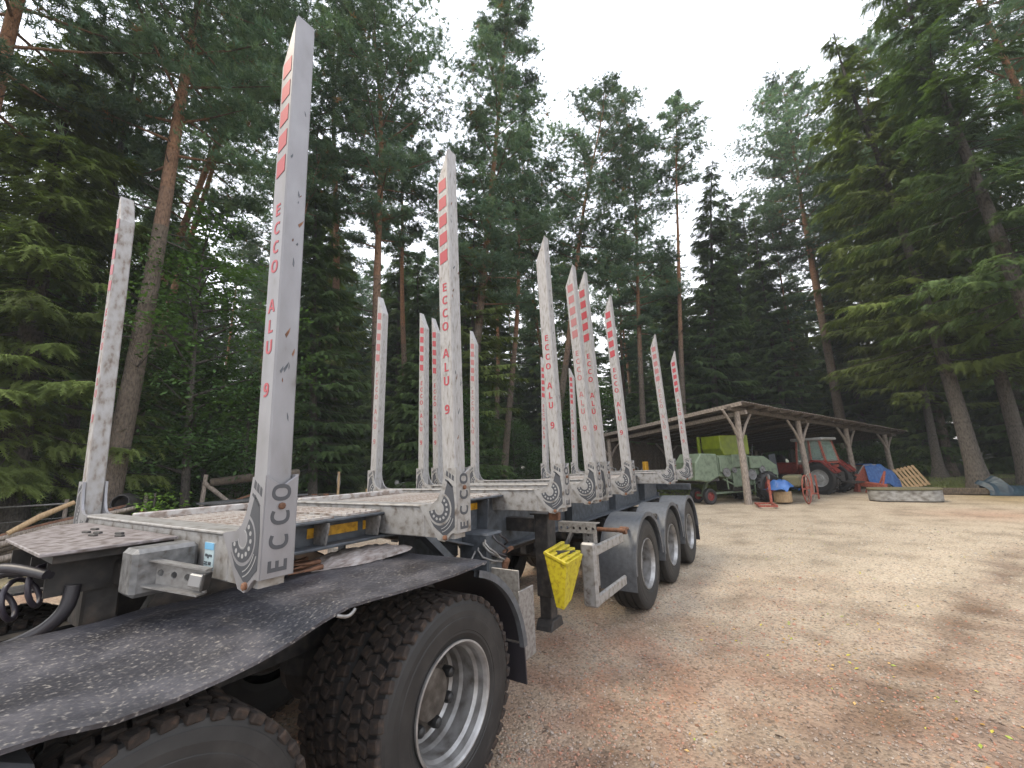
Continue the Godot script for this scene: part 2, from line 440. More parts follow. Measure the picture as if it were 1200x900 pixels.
func ground_at(x: float, z: float) -> Array:
	# [colour, height] of the ground
	var p := Vector2(x, z)
	var b := BIG.get_noise_2d(x, z)
	var e := FINE.get_noise_2d(x, z)
	var d := yard_in(p) + b * 1.6 + e * .5
	var y := 0.0
	y += 0.018 * b + 0.010 * e - .042 * exp(-pow((x - 3.2 + .40 * (z + 3.4) + .12 * b) / .17, 2.0)) * smoothstep(-12.0, -8.0, z) * (.55 + e * .9 + b * .6) - .02 * exp(-pow((x - 3.95 + .40 * (z + 3.4)) / .15, 2.0)) * smoothstep(-10.0, -7.0, z)
	if d < 0.0: y += minf(-d * .04, .5) * smoothstep(0.0, 6.0, -d)
	var gravel := Color(.57, .50, .405)
	# reddish crushed brick towards the photographer, wet dark soil on the right
	var near := smoothstep(-8.2, -4.2, z + b * 1.8 - absf(x - 2.5) * .1)
	gravel = gravel.lerp(Color(.42, .345, .275), near * .75)
	var brick: float = near * clampf(.50 + e * .8 + b * .5, 0.0, 1.0) * smoothstep(9.0, 5.0, x)
	gravel = gravel.lerp(Color(.31, .18, .125), brick * .78)
	var line: float = x - 3.2 + .40 * (z + 3.4)
	var wet := smoothstep(-.5, .7, line + b * 1.0) * smoothstep(-8.5, -4.5, z) * smoothstep(9.0, 4.0, x)
	var lane: float = absf(fposmod(x * .90 + z * .43 + 1.2 * sin(z * .13) + b * .5, 2.1) - 1.05)
	gravel = gravel * (1.0 - .09 * exp(-pow((lane - .6) / .16, 2.0)) * clampf(.7 + e, 0.0, 1.0) * smoothstep(-1.0, 4.0, x + 2.0))
	gravel = gravel.lerp(Color(.30, .225, .185), clampf(wet * (.66 + e * .4), 0.0, .85))
	var rut := exp(-pow(line / (.27 + .1 * b), 2.0)) * smoothstep(-13.0, -9.0, z) + exp(-pow((line - .75) / .16, 2.0)) * smoothstep(-9.0, -6.0, z) * .8
	gravel = gravel.lerp(Color(.24, .165, .125), clampf(rut * (.55 + e * .8), 0.0, .8))
	var pool := exp(-pow(line / .20, 2.0)) * (exp(-pow((z + 3.4) / .34, 2.0)) + exp(-pow((z + 4.5) / .42, 2.0)) + exp(-pow((z + 6.2) / .8, 2.0)))
	gravel = gravel.lerp(Color(.19, .125, .08), clampf(pool * (.75 + e * .9), 0.0, .8))
	var far_red := exp(-(pow((x - 7.2) / 1.5, 2.0) + pow((z + 15.5) / .8, 2.0)))
	gravel = gravel.lerp(Color(.50, .27, .19), far_red * .6)
	var ochre := exp(-(pow((x - 9.0) / 1.3, 2.0) + pow((z + 20.5) / .5, 2.0)))
	gravel = gravel.lerp(Color(.42, .30, .08), ochre * .7)
	var soil := Color(.085, .07, .045).lerp(Color(.05, .075, .022), clampf(.45 + b * 1.2 + e * .5, 0, 1))
	var verge := Color(.17, .19, .06)
	var col := gravel
	if d < 1.2: col = gravel.lerp(verge, smoothstep(1.2, .1, d) * clampf(.55 + e, 0, 1))
	if d < 0.0: col = col.lerp(soil, smoothstep(0.0, -2.2, d))
	return [col, y]

func build_ground() -> void:
	BIG.seed = 9
	BIG.frequency = 0.22
	BIG.fractal_octaves = 4
	FINE.seed = 19
	FINE.frequency = 1.7
	FINE.fractal_octaves = 4
	var xs := []
	var zs := []
	var t := -400.0
	var f := func(lo: float, hi: float, fine: float) -> Array:
		var r := []
		var a := -420.0
		while a < 420.0:
			r.append(a)
			var far := maxf(0.0, maxf(lo - a, a - hi))
			a += fine + far * 0.22
		r.append(420.0)
		return r
	xs = f.call(-2.0, 7.5, 0.075)
	zs = f.call(-8.5, 0.3, 0.075)
	var v := PackedVector3Array()
	var c := PackedColorArray()
	var idx := PackedInt32Array()
	for z in zs:
		for x in xs:
			var gc := ground_at(x, z)
			v.append(Vector3(x, gc[1], z)); c.append(gc[0])
	var w := xs.size()
	for j in zs.size() - 1:
		for i in w - 1:
			var a := j * w + i
			idx.append_array([a, a + 1, a + w + 1, a, a + w + 1, a + w])
	var st := SurfaceTool.new()
	st.begin(Mesh.PRIMITIVE_TRIANGLES)
	for i in v.size():
		st.set_color(c[i]); st.add_vertex(v[i])
	for i in idx: st.add_index(i)
	st.generate_normals()
	var o := obm("ground", st.commit(), M.ground_gravel)
	tag(o, "wide yard of pale gravel with reddish crushed brick", "", "", "structure")
	# loose stones, brick chips and leaves lying on it
	scatter("gravel_stones", "loose pale pebbles and chips on the gravel yard", 52000, 0)
	scatter("brick_chips", "orange crushed brick chips trodden into the yard", 9000, 1)
	scatter("bark_chips", "dark bark bits and twigs dropped on the yard", 1500, 3)
	scatter("fallen_leaves", "small yellow and brown leaves fallen on the yard", 1100, 2)
	grass("verge_grass", "short grass along the edge of the yard", 15000)

func scatter(called: String, label: String, count: int, mode: int) -> void:
	var g := RandomNumberGenerator.new()
	g.seed = 100 + mode
	var b := B.new()
	if mode == 2:
		b.has_n = false
		b.ftri(Vector3(-.5, 0, 0), Vector3(0, .08, .28), Vector3(.5, .02, 0), Vector3.UP)
		b.ftri(Vector3(-.5, 0, 0), Vector3(.5, .02, 0), Vector3(0, .1, -.28), Vector3.UP)
	else:
		b.blob(Vector3.ZERO, Vector3(.5, .34, .42), 3, 5, .28, g)
	var mm := MultiMesh.new()
	mm.transform_format = MultiMesh.TRANSFORM_3D
	mm.use_colors = true
	mm.mesh = b.mesh()
	var xs := []
	var cs := []
	var n2 := FastNoiseLite.new()
	n2.seed = 33
	n2.frequency = .5
	while xs.size() < count:
		# denser towards the camera
		var r := 1.2 + 13.0 * pow(g.randf(), 1.6)
		var a := g.randf_range(-.95, .95)
		var dir := Vector2(sin(a - .15), -cos(a - .15))
		var p := Vector2(2.9, .8) + dir * r
		if yard_in(p) < .3: continue
		var s := g.randf_range(.006, .017) * (1.0 + (.9 if g.randf() < .06 else 0.0)) * (1.0 + r * .05)
		var red := smoothstep(-8.2, -4.2, p.y) * smoothstep(9.0, 5.0, p.x)
		var gc := ground_at(p.x, p.y)
		var col: Color = gc[0] * g.randf_range(.38, .95)
		col = col.lerp(Color(.36, .34, .31), g.randf() * .35)
		if mode == 1:
			if g.randf() > red * clampf(.5 + n2.get_noise_2d(p.x, p.y) * 1.6, .08, 1.0): continue
			s *= 1.25
			col = Color(.28, .095, .055).lerp(Color(.36, .20, .13), g.randf()).lerp(gc[0], .25)
		elif mode == 3:
			if n2.get_noise_2d(p.x + 9, p.y + 5) < -.15: continue
			s = g.randf_range(.012, .045)
			col = Color(.055, .038, .028).lerp(Color(.14, .10, .07), g.randf())
		elif mode == 2:
			if n2.get_noise_2d(p.x + 40, p.y) < .02 or p.x < 1.8: continue
			s = g.randf_range(.02, .045)
			col = [Color(.45, .40, .06), Color(.38, .22, .06), Color(.30, .36, .06), Color(.18, .09, .05), Color(.52, .33, .12)][g.randi() % 5]
		var q := Basis.from_euler(Vector3(g.randf_range(-.4, .4), g.randf() * TAU, g.randf_range(-.4, .4))).scaled_local(Vector3(s, s * g.randf_range(.6, 1.0), s) if mode != 3 else Vector3(s * 1.5, s * .22, s * .35))
		xs.append(Transform3D(q, Vector3(p.x, gc[1] + s * .12, p.y)))
		cs.append(col)
	mm.instance_count = xs.size()
	for i in xs.size():
		mm.set_instance_transform(i, xs[i])
		mm.set_instance_color(i, cs[i])
	var o := MultiMeshInstance3D.new()
	o.multimesh = mm
	o.material_override = M.stone if mode != 2 else M.grass_blade
	hang(o, called, self)
	tag(o, label, "", "", "stuff")

func grass(called: String, label: String, count: int) -> void:
	var g := RandomNumberGenerator.new()
	g.seed = 77
	var b := B.new()
	for k in 7:
		var a := g.randf() * TAU
		var d := Vector3(cos(a), 0, sin(a))
		var side := Vector3(-d.z, 0, d.x) * .05
		var o := d * g.randf() * .3
		b.ftri(o - side, o + side, o + d * g.randf_range(.2, .6) + Vector3(0, g.randf_range(.6, 1.1), 0), d)
	b.has_n = false
	var mm := MultiMesh.new()
	mm.transform_format = MultiMesh.TRANSFORM_3D
	mm.use_colors = true
	mm.mesh = b.mesh()
	var xs := []
	var cs := []
	var n2 := FastNoiseLite.new()
	n2.seed = 34
	n2.frequency = .35
	var tries := 0
	while xs.size() < count and tries < count * 12:
		tries += 1
		var p := Vector2(g.randf_range(-19, 17), g.randf_range(-34, 4))
		var d := yard_in(p)
		if d > 1.0 or d < -6.0: continue
		if d > 0.0 and g.randf() > .3: continue
		if n2.get_noise_2d(p.x, p.y) < -.12: continue
		var s := g.randf_range(.10, .26) if d < 0.0 else g.randf_range(.05, .11)
		xs.append(Transform3D(Basis.from_euler(Vector3(0, g.randf() * TAU, 0)).scaled(Vector3(s, s, s)), Vector3(p.x, maxf(0.0, -d * .02) - .02, p.y)))
		cs.append(Color(.10, .15, .03).lerp(Color(.26, .27, .07), g.randf()) if p.x < -5 else Color(.08, .12, .03).lerp(Color(.17, .19, .06), g.randf()))
	mm.instance_count = xs.size()
	for i in xs.size():
		mm.set_instance_transform(i, xs[i])
		mm.set_instance_color(i, cs[i])
	var o := MultiMeshInstance3D.new()
	o.multimesh = mm
	o.material_override = M.grass_blade
	hang(o, called, self)
	tag(o, label, "", "", "stuff")

# ---------------------------------------------------------------- forest
var PROTO := {}

func tuft(g: RandomNumberGenerator, blades: int, len: float, wid: float, up: float) -> PackedVector3Array:
	# needles in a brush around a short shoot along +y
	var out := PackedVector3Array()
	for k in blades:
		var a := g.randf() * TAU
		var base := Vector3(0, g.randf() * .5 * len, 0)
		var d := Vector3(cos(a), g.randf_range(up - .5, up + .5), sin(a)).normalized() * len * g.randf_range(.6, 1.0)
		var side := d.cross(Vector3(g.randf_range(-1, 1), g.randf_range(-1, 1), g.randf_range(-1, 1))).normalized() * wid * .5
		out.append_array([base - side, base + side, base + d])
	return out

func spray(g: RandomNumberGenerator, len: float, wid: float, n: int) -> PackedVector3Array:
	# a flat, slightly hanging spruce twig along +x with side shoots
	var out := PackedVector3Array()
	for k in n:
		var t := float(k) / n
		var p := Vector3(t * len, -.25 * len * t * t, 0)
		for sg in [-1.0, 1.0]:
			var l := len * .5 * (1.0 - t * .65) * g.randf_range(.6, 1.1)
			var d := Vector3(.62, g.randf_range(-.62, -.05), sg * .8).normalized() * l
			var side := Vector3(-d.z, g.randf_range(-.3, .3) * l, d.x).normalized() * wid * g.randf_range(.7, 1.2)
			out.append_array([p - side * .5, p + side * .5, p + d])
	var e := Vector3(len * 1.1, -.3 * len, 0)
	out.append_array([Vector3(len * .3, 0, -wid), Vector3(len * .3, 0, wid), e])
	return out

func leafy(g: RandomNumberGenerator, n: int, rad: float, size: float) -> PackedVector3Array:
	var out := PackedVector3Array()
	for k in n:
		var p := Vector3(g.randfn() * rad * .5, g.randfn() * rad * .3, g.randfn() * rad * .5)
		var d := Vector3(g.randf_range(-1, 1), g.randf_range(-.5, .3), g.randf_range(-1, 1)).normalized() * size * g.randf_range(.7, 1.3)
		var s := d.cross(Vector3(g.randf_range(-.5, .5), 1, g.randf_range(-.5, .5))).normalized() * size * .34
		out.append_array([p, p + d * .5 + s, p + d, p, p + d, p + d * .5 - s])
	return out

func trunk_mesh(h: float, r: float, g: RandomNumberGenerator, pine: bool, b: B) -> Array:
	var pts := []
	var rad := []
	var cols := []
	var n := 22
	var ph := g.randf() * TAU
	for i in n + 1:
		var t := float(i) / n
		var y := h * pow(t, 1.25)
		var tt := y / h
		var sway := (sin(tt * 5.0 + ph) * .010 + sin(tt * 11.0 + ph * 2.0) * .004) * h * tt
		pts.append(Vector3(sway, y - .25 if i == 0 else y, sway * .6 * cos(ph)))
		var flare := 1.0 + .9 * exp(-y / (r * 1.6))
		rad.append(maxf(.02, r * (1.0 - tt * .92) * flare))
		var low := Color(.17, .135, .105) if pine else Color(.16, .14, .12)
		var high := Color(.40, .20, .105) if pine else Color(.13, .11, .095)
		cols.append(low.lerp(high, smoothstep(.22, .52, tt + g.randf_range(-.03, .03))))
	b.tube(pts, rad, 12, true, cols)
	return pts

func at_height(pts: Array, y: float) -> Vector3:
	for i in pts.size() - 1:
		if y <= pts[i + 1].y:
			return pts[i].lerp(pts[i + 1], clampf((y - pts[i].y) / (pts[i + 1].y - pts[i].y), 0, 1))
	return pts[-1]

func pine_proto(sd: int, h: float, start: float, spread: float, limbs: int, per: int, r := .24, cone := false) -> Array:
	var g := RandomNumberGenerator.new()
	g.seed = sd
	var tb := B.new()
	var pts := trunk_mesh(h, r, g, true, tb)
	var cb := B.new()
	var ts := []
	for k in 10: ts.append(tuft(g, 20, .25, .025, .35))
	# dead stubs below the crown
	for k in 16:
		var y := h * g.randf_range(.16, start + .08)
		var a := g.randf() * TAU
		var p := at_height(pts, y)
		var l := g.randf_range(.3, 1.7)
		var e := p + Vector3(cos(a) * l, g.randf_range(-.15, .3) * l, sin(a) * l)
		tb.tube([p, p.lerp(e, .5) + Vector3(0, -.05, 0), e], [.03, .018, .008], 4, false, [Color(.12, .10, .085), Color(.10, .085, .07)])
	for k in limbs:
		var t := (k + g.randf()) / limbs
		t = pow(t, .92)
		var y := h * (start + (1.0 - start) * t * .985)
		var a := k * 2.4 + g.randf_range(-.6, .6)
		var prof := sin(PI * clampf(.16 + t * .80, 0, 1)) * (1.0 if t > .12 else .75)
		if cone: prof = lerpf(1.0, .16, pow(t, 1.1)) * (.7 if t < .08 else 1.0)
		var l := spread * prof * g.randf_range(.6, 1.15) + .35
		var p := at_height(pts, y)
		var out := Vector3(cos(a), 0, sin(a))
		var rise := lerpf(.05, .85, t) + g.randf_range(-.15, .2)
		var mid := p + out * l * .5 + Vector3(0, rise * l * .28, 0)
		var end := p + out * l + Vector3(0, rise * l * .75, 0)
		tb.tube([p, mid, end], [maxf(.02, .055 * (1.1 - t)), .03, .010], 5, false, [Color(.30, .17, .10), Color(.17, .12, .09)])
		var shade := g.randf_range(.55, 1.4)
		var nt := int(per * 1.65 * (.35 + l / spread))
		for m in nt:
			var u := pow(g.randf(), .6) * .85 + .2
			var q := p.lerp(mid, u * 2.0) if u < .5 else mid.lerp(end, u * 2.0 - 1.0)
			var wide := l * .34 * (1.15 - absf(u - .65))
			q += Vector3(g.randfn() * wide * .55, absf(g.randfn()) * wide * .30 - .05, g.randfn() * wide * .55)
			var dir := (out * .5 + Vector3(g.randf_range(-.6, .6), g.randf_range(.3, 1.1), g.randf_range(-.6, .6))).normalized()
			var x := dir.cross(Vector3(.3, .1, .9)).normalized()
			var s := g.randf_range(.75, 1.35)
			var col := Color(.092, .156, .110).lerp(Color(.155, .215, .12), g.randf()) * shade
			if g.randf() < .015: col = Color(.22, .12, .05)
			cb.put(ts[g.randi() % 10], Transform3D(Basis(x * s, dir * s, x.cross(dir) * s), q), col)
	return [tb.mesh(), cb.mesh(), h, "pine_bark", "needles"]

func spruce_proto(sd: int, h: float, start: float, spread: float, per_m: float, tone: float, r := .26, droop := .45, whorl := 6) -> Array:
	var g := RandomNumberGenerator.new()
	g.seed = sd
	var tb := B.new()
	var pts := trunk_mesh(h, r, g, false, tb)
	var cb := B.new()
	var ts := []
	for k in 10: ts.append(spray(g, .50, .036, 9))
	var y := h * start
	while y < h - .25:
		var t := (y / h - start) / (1.0 - start)
		var l0 := spread * pow(1.0 - t, .8) * (.75 + .25 * smoothstep(0.0, .12, t)) + .18
		var count := whorl if t < .8 else 4
		for k in count:
			var a := g.randf() * TAU
			var l := l0 * (g.randf_range(.65, 1.15) if whorl > 5 else g.randf_range(.35, 1.25))
			var out := Vector3(cos(a), 0, sin(a))
			var p := at_height(pts, y + g.randf_range(-.2, .2))
			var dr := droop * (1.0 - t * 1.3)
			var mid := p + out * l * .5 + Vector3(0, -dr * l * .30, 0)
			var end := p + out * l + Vector3(0, -dr * l * .42, 0)
			tb.tube([p, mid, end], [.03 * (1.2 - t), .018, .006], 4, false, [Color(.10, .085, .07), Color(.09, .08, .06)])
			var shade := g.randf_range(.65, 1.35)
			var side := Vector3(-out.z, 0, out.x)
			var n := int(l * per_m * 1.15) + 3
			for m in n:
				var u := pow(g.randf(), .75) * .92 + .08
				var q := p.lerp(mid, u * 2.0) if u < .5 else mid.lerp(end, u * 2.0 - 1.0)
				var sg := -1.0 if m % 2 else 1.0
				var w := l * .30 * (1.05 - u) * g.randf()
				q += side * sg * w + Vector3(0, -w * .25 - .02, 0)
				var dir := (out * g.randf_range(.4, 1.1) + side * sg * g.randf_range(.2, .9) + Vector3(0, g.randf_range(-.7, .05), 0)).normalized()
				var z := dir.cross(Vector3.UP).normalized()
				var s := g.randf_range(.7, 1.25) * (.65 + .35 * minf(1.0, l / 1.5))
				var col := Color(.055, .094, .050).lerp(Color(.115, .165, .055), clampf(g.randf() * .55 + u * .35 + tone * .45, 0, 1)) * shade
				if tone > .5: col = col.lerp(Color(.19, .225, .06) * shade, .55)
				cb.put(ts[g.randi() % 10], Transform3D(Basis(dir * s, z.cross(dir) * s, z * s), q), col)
		y += lerpf(.42, .30, t) * (h / 20.0)
	var top: Vector3 = pts[-1]
	for k in 5:
		cb.put(ts[k], Transform3D(Basis(Vector3(.3 * cos(k * 1.3), .9, .3 * sin(k * 1.3)), Vector3(-.9, .3, 0), Vector3(0, 0, .8)), top - Vector3(0, .5, 0)), Color(.05, .08, .035))
	return [tb.mesh(), cb.mesh(), h, "spruce_bark", "needles"]

func broadleaf_proto(sd: int, h: float, spread: float, clumps: int, low: float, size: float, tint: Color) -> Array:
	var g := RandomNumberGenerator.new()
	g.seed = sd
	var tb := B.new()
	var pts := trunk_mesh(h, .012 * h + .015, g, false, tb)
	var cb := B.new()
	var ts := []
	for k in 8: ts.append(leafy(g, 26, .55, size))
	var limbs := maxi(5, int(clumps / 14.0))
	for k in limbs:
		var t := (k + g.randf()) / limbs
		var y := h * lerpf(low, .95, t)
		var a := k * 2.4 + g.randf_range(-.5, .5)
		var l := spread * (.45 + .65 * sin(PI * clampf(t * .85 + .12, 0, 1))) * g.randf_range(.7, 1.15)
		var p := at_height(pts, y * .93)
		var end := p + Vector3(cos(a) * l, l * g.randf_range(.05, .45), sin(a) * l)
		tb.tube([p, p.lerp(end, .5) + Vector3(0, .08 * l, 0), end], [.02 + .004 * h, .02, .006], 4, false, [Color(.11, .095, .08), Color(.10, .09, .07)])
		var shade := g.randf_range(.65, 1.35)
		for m in int(clumps / float(limbs)):
			var u := pow(g.randf(), .6)
			var q := p.lerp(end, u) + Vector3(g.randfn(), g.randfn() * .6, g.randfn()) * l * .2
			var s := g.randf_range(.7, 1.25)
			var bs := Basis.from_euler(Vector3(g.randf_range(-.3, .3), g.randf() * TAU, g.randf_range(-.3, .3))).scaled(Vector3(s, s, s))
			cb.put(ts[g.randi() % 8], Transform3D(bs, q), tint * shade * g.randf_range(.8, 1.2))
	return [tb.mesh(), cb.mesh(), h, "spruce_bark", "leaves"]

func plant(proto: String, called: String, x: float, z: float, height: float, lean: Vector2, label: String, category: String, group := "", y := 0.0, wide := 1.0) -> Node3D:
	var p: Array = PROTO[proto]
	var o := thing(called, label, category, Vector3(x, y, z), 0.0, group)
	var s: float = height / p[2]
	var up := Vector3(lean.x, 1.0, lean.y).normalized()
	var a := rng.randf() * TAU
	var ax := (Vector3(cos(a), 0, sin(a)) - up * Vector3(cos(a), 0, sin(a)).dot(up)).normalized()
	o.basis = Basis(ax * s * wide, up * s, ax.cross(up) * s * wide)
	obm("trunk" if p[4] == "needles" or height > 3.0 else "stem", p[0], M[p[3]], o)
	obm("crown" if p[4] == "needles" or height > 3.0 else "foliage", p[1], M[p[4]], o)
	return o

func build_forest() -> void:
	PROTO.pine_a = pine_proto(1, 27.0, .42, 3.0, 56, 68)
	PROTO.pine_b = pine_proto(2, 28.0, .40, 3.6, 60, 70, .27)
	PROTO.pine_big = pine_proto(6, 30.0, .30, 3.3, 84, 74, .27, true)
	PROTO.pine_lean = pine_proto(7, 31.0, .52, 3.9, 58, 72, .34)
	PROTO.spruce_airy = spruce_proto(16, 24.0, .26, 3.4, 16.0, .45, .28, .32, 4)
	PROTO.pine_c = pine_proto(3, 25.0, .60, 2.4, 34, 60)
	PROTO.pine_thin = pine_proto(4, 26.0, .74, 1.9, 22, 46, .21)
	PROTO.pine_d = pine_proto(5, 26.0, .38, 2.7, 54, 66, .22)
	PROTO.spruce_a = spruce_proto(11, 24.0, .10, 3.0, 20.0, .1)
	PROTO.spruce_b = spruce_proto(12, 20.0, .06, 2.7, 20.0, .2)
	PROTO.spruce_c = spruce_proto(13, 22.0, .22, 3.7, 19.0, .8, .27, .38, 4)
	PROTO.spruce_low = spruce_proto(14, 17.0, .12, 3.7, 19.0, .9, .36, .60)
	PROTO.spruce_young = spruce_proto(15, 9.0, .03, 2.0, 24.0, .3, .10)
	PROTO.beech = broadleaf_proto(21, 12.0, 3.0, 520, .18, .15, Color(.080, .145, .045))
	PROTO.sapling = broadleaf_proto(22, 6.0, 1.9, 330, .10, .13, Color(.060, .11, .038))
	PROTO.bush = broadleaf_proto(23, 1.9, 1.2, 150, .05, .10, Color(.040, .078, .026))
	PROTO.seedling = broadleaf_proto(24, 1.4, .28, 26, .25, .11, Color(.16, .27, .045))
	# [proto, x, z, height, lean x, lean z, label]
	for t in [
		["pine_b", -13.1, .6, 27.0, .002, -.035, "pine with orange upper trunk cut by the upper left corner of the picture"],
		["pine_b", -12.7, -2.9, 29.0, .010, -.038, "thick dark-footed pine with glowing orange upper trunk behind the front stakes"],
		["pine_d", -17.9, -3.6, 27.0, .055, -.14, "slim leaning pine with reddish trunk just left of the front near stake"],
		["pine_thin", -18.6, -4.4, 25.0, .050, -.12, "second slim reddish pine beside the leaning one left of the front stake"],
		["pine_a", -12.6, -11.8, 29.5, -.014, .018, "straight tall pine standing between the first and second near stakes"],
		["pine_c", -14.6, -15.6, 23.5, -.025, .029, "tall pine just left of the second near stake, with bare lower trunk"],
		["pine_c", -16.2, -12.0, 29.5, -.015, .023, "narrow-topped pine close to the right of the front near stake"],
		["pine_big", -10.7, -15.3, 32.0, .094, -.063, "tallest pine at the middle of the row, crown cone against the white sky"],
		["pine_c", -10.8, -18.9, 23.0, .088, -.057, "pine whose long bare trunk shows right of the second near stake"],
		["pine_a", -10.2, -23.1, 29.0, .185, -.065, "medium pine with orange trunk above the pair of close stakes"],
		["pine_d", -5.5, -28.0, 27.0, .052, -.014, "pine with long straight orange trunk left of the open shed"],
		["pine_thin", -3.1, -28.6, 28.0, .078, -.013, "sparse pine with crooked top and bare red trunk above the shed corner"],
		["spruce_a", -1.6, -31.0, 24.0, .100, -.010, "dark narrow conifer behind the left half of the shed"],
		["pine_lean", 6.1, -37.0, 32.0, .006, .001, "pine leaning over the right end of the shed, its bent trunk orange above"],
		["spruce_a", 0.9, -39.1, 26.0, .0, .0, "dark spruce standing behind the shed roof left of the leaning pine"],
		["pine_a", 6.4, -40.1, 29.0, .0, .0, "pine half hidden behind the leaning pine over the shed"],
		["pine_d", 2.2, -41.2, 25.0, .0, .0, "greyish pine far behind the middle of the shed roof"],
		["pine_a", 10.6, -34.5, 30.0, .0, .0, "tall pine between the pointed spruce and the big dark spruce"],
		["spruce_c", 9.0, -36.7, 27.5, .05, .009, "pointed dark spruce right of the shed roof end"],
		["spruce_airy", 10.8, -20.6, 25.0, -.060, -.02, "big dark spruce leaning in at the upper right of the picture"],
		["pine_b", 13.2, -22.4, 26.0, -.05, -.02, "pine with high crown behind the big dark spruce at the upper right"],
		["beech", 14.0, -19.8, 12.0, -.03, 0.0, "broad-leaved tree hanging in at the right border of the picture"],
		["spruce_c", 9.2, -24.5, 24.0, -.046, -.011, "spruce with thick grey trunk and root flare by the teal tarpaulin"],
		["spruce_c", 10.9, -25.6, 22.0, -.017, -.005, "spruce with pale trunk at the right border of the picture"],
		["spruce_low", -14.6, -1.5, 17.0, .0, .03, "big spruce with yellow-green drooping skirts behind the wooden pole pile"],
		["spruce_airy", -15.8, -2.6, 19.5, .001, -.004, "dark spruce rising behind the far front stake"],
		["beech", -13.4, -5.0, 11.0, -.018, .03, "broad-leaved tree with fresh green leaves between the two front stakes"],
		["pine_thin", -14.5, -6.8, 17.0, .060, -.126, "slanting bare trunk behind the timber stack by the front stake"],
		["spruce_a", -13.9, -9.6, 18.5, -.017, .029, "dark spruce filling the gap right of the front near stake"],
	]:
		var kind: String = t[0]
		var called := "pine_tree" if kind.begins_with("pine") else ("beech_tree" if kind == "beech" else "spruce_tree")
		plant(kind, called, t[1], t[2], t[3], Vector2(t[4], t[5]), t[6], called.replace("_", " ").replace("beech tree", "tree"), "trees along the edge of the yard")
	# the wood behind the first row
	var g := RandomNumberGenerator.new()
	g.seed = 2024
	var taken := []
	var eye := Vector2(2.9, .8)
	var n := 0
	var tries := 0
	while n < 92 and tries < 6000:
		tries += 1
		var ang := g.randf_range(-1.62, .62)
		var d := sqrt(g.randf_range(21.0 * 21.0, 50.0 * 50.0))
		if n > 75: d = g.randf_range(46, 62)
		var p := eye + Vector2(sin(ang), -cos(ang)) * d
		if yard_in(p) > -2.2: continue
		if ang < -.85 and d < 40.0 and g.randf() < .55: continue
		var lp := Vector2((p.x - 1.31) * .4385 - (p.y + 17.7) * .8987, (p.x - 1.31) * .8987 + (p.y + 17.7) * .4385)
		if lp.x > -2 and lp.x < 17 and lp.y > -9.5 and lp.y < 2.5: continue
		var ok := true
		for q in taken:
			if q.distance_to(p) < 2.5: ok = false
		if not ok: continue
		taken.append(p)
		# the sky stays open over the middle of the row
		var mid := smoothstep(-.98, -.80, ang) * smoothstep(.34, .16, ang)
		var hmax := d * lerpf(.78, lerpf(.74, .56, smoothstep(-.75, -.05, ang)), mid)
		var roll := g.randf()
		var k := "spruce_a"
		var called := "spruce_tree"
		var label := "dark spruce standing deep in the wood"
		var grp := "spruces deep in the wood"
		var h := g.randf_range(16, 24)
		if roll < .42:
			k = ["pine_a", "pine_c", "pine_d", "pine_thin"][g.randi() % 4]
			called = "pine_tree"
			label = "bare-trunked pine standing deep in the wood"
			grp = "pines deep in the wood"
			h = g.randf_range(22, 28)
		elif roll < .7: k = "spruce_b"
		elif roll < .85: k = "spruce_c"
		h = minf(h, hmax)
		plant(k, called, p.x, p.y, h, Vector2(g.randf_range(-.03, .03), g.randf_range(-.03, .03)), label, called.replace("_", " "), grp, .3)
		n += 1
	n = 0
	tries = 0
	while n < 85 and tries < 4000:
		tries += 1
		var ang := g.randf_range(-1.6, .66)
		var d := g.randf_range(17.0, 46.0)
		var p := eye + Vector2(sin(ang), -cos(ang)) * d
		if yard_in(p) > -1.6: continue
		var lp := Vector2((p.x - 1.31) * .4385 - (p.y + 17.7) * .8987, (p.x - 1.31) * .8987 + (p.y + 17.7) * .4385)
		if lp.x > -2 and lp.x < 17 and lp.y > -9 and lp.y < 2.5: continue
		var roll := g.randf()
		if roll < .30:
			plant("spruce_young", "spruce_tree", p.x, p.y, g.randf_range(4, 10), Vector2.ZERO, "young spruce growing under the tall trees", "spruce tree", "young spruces under the tall trees", .2)
		elif roll < .6:
			plant("sapling", "sapling", p.x, p.y, g.randf_range(4, 7.5), Vector2.ZERO, "leafy young broad-leaved tree growing under the pines", "sapling", "saplings under the pines", .2)
		else:
			plant("bush", "bush", p.x, p.y, g.randf_range(1.2, 2.4), Vector2.ZERO, "low leafy bush in the undergrowth of the wood", "bush", "bushes of the undergrowth", .15)
		n += 1
	# last rows, far back, that close the wood
	for k in 64:
		var ang := -1.66 + k * .0365 + g.randf_range(-.012, .012)
		var d := g.randf_range(50.0, 68.0)
		var p := eye + Vector2(sin(ang), -cos(ang)) * d
		var mid := smoothstep(-.98, -.80, ang) * smoothstep(.34, .16, ang)
		plant(["spruce_a", "spruce_b"][k % 2], "spruce_tree", p.x, p.y, d * g.randf_range(.30, .40) * lerpf(1.2, 1.0, mid), Vector2.ZERO, "spruce in the last dim rows far back in the wood", "spruce tree", "spruces far back in the wood", .3, 1.35)

# ---------------------------------------------------------------- trailer
const XZY := Transform3D(Basis(Vector3(0, 0, 1), Vector3(0, 1, 0), Vector3(1, 0, 0)), Vector3.ZERO)  # outline drawn in (z, y), extruded along x
const XZ := Transform3D(Basis(Vector3(1, 0, 0), Vector3(0, 0, 1), Vector3(0, 1, 0)), Vector3.ZERO)   # outline drawn in (x, z), extruded along y

func P(a: Array) -> PackedVector2Array:
	var o := PackedVector2Array()
	for q in a: o.append(Vector2(q[0], q[1]))
	return o

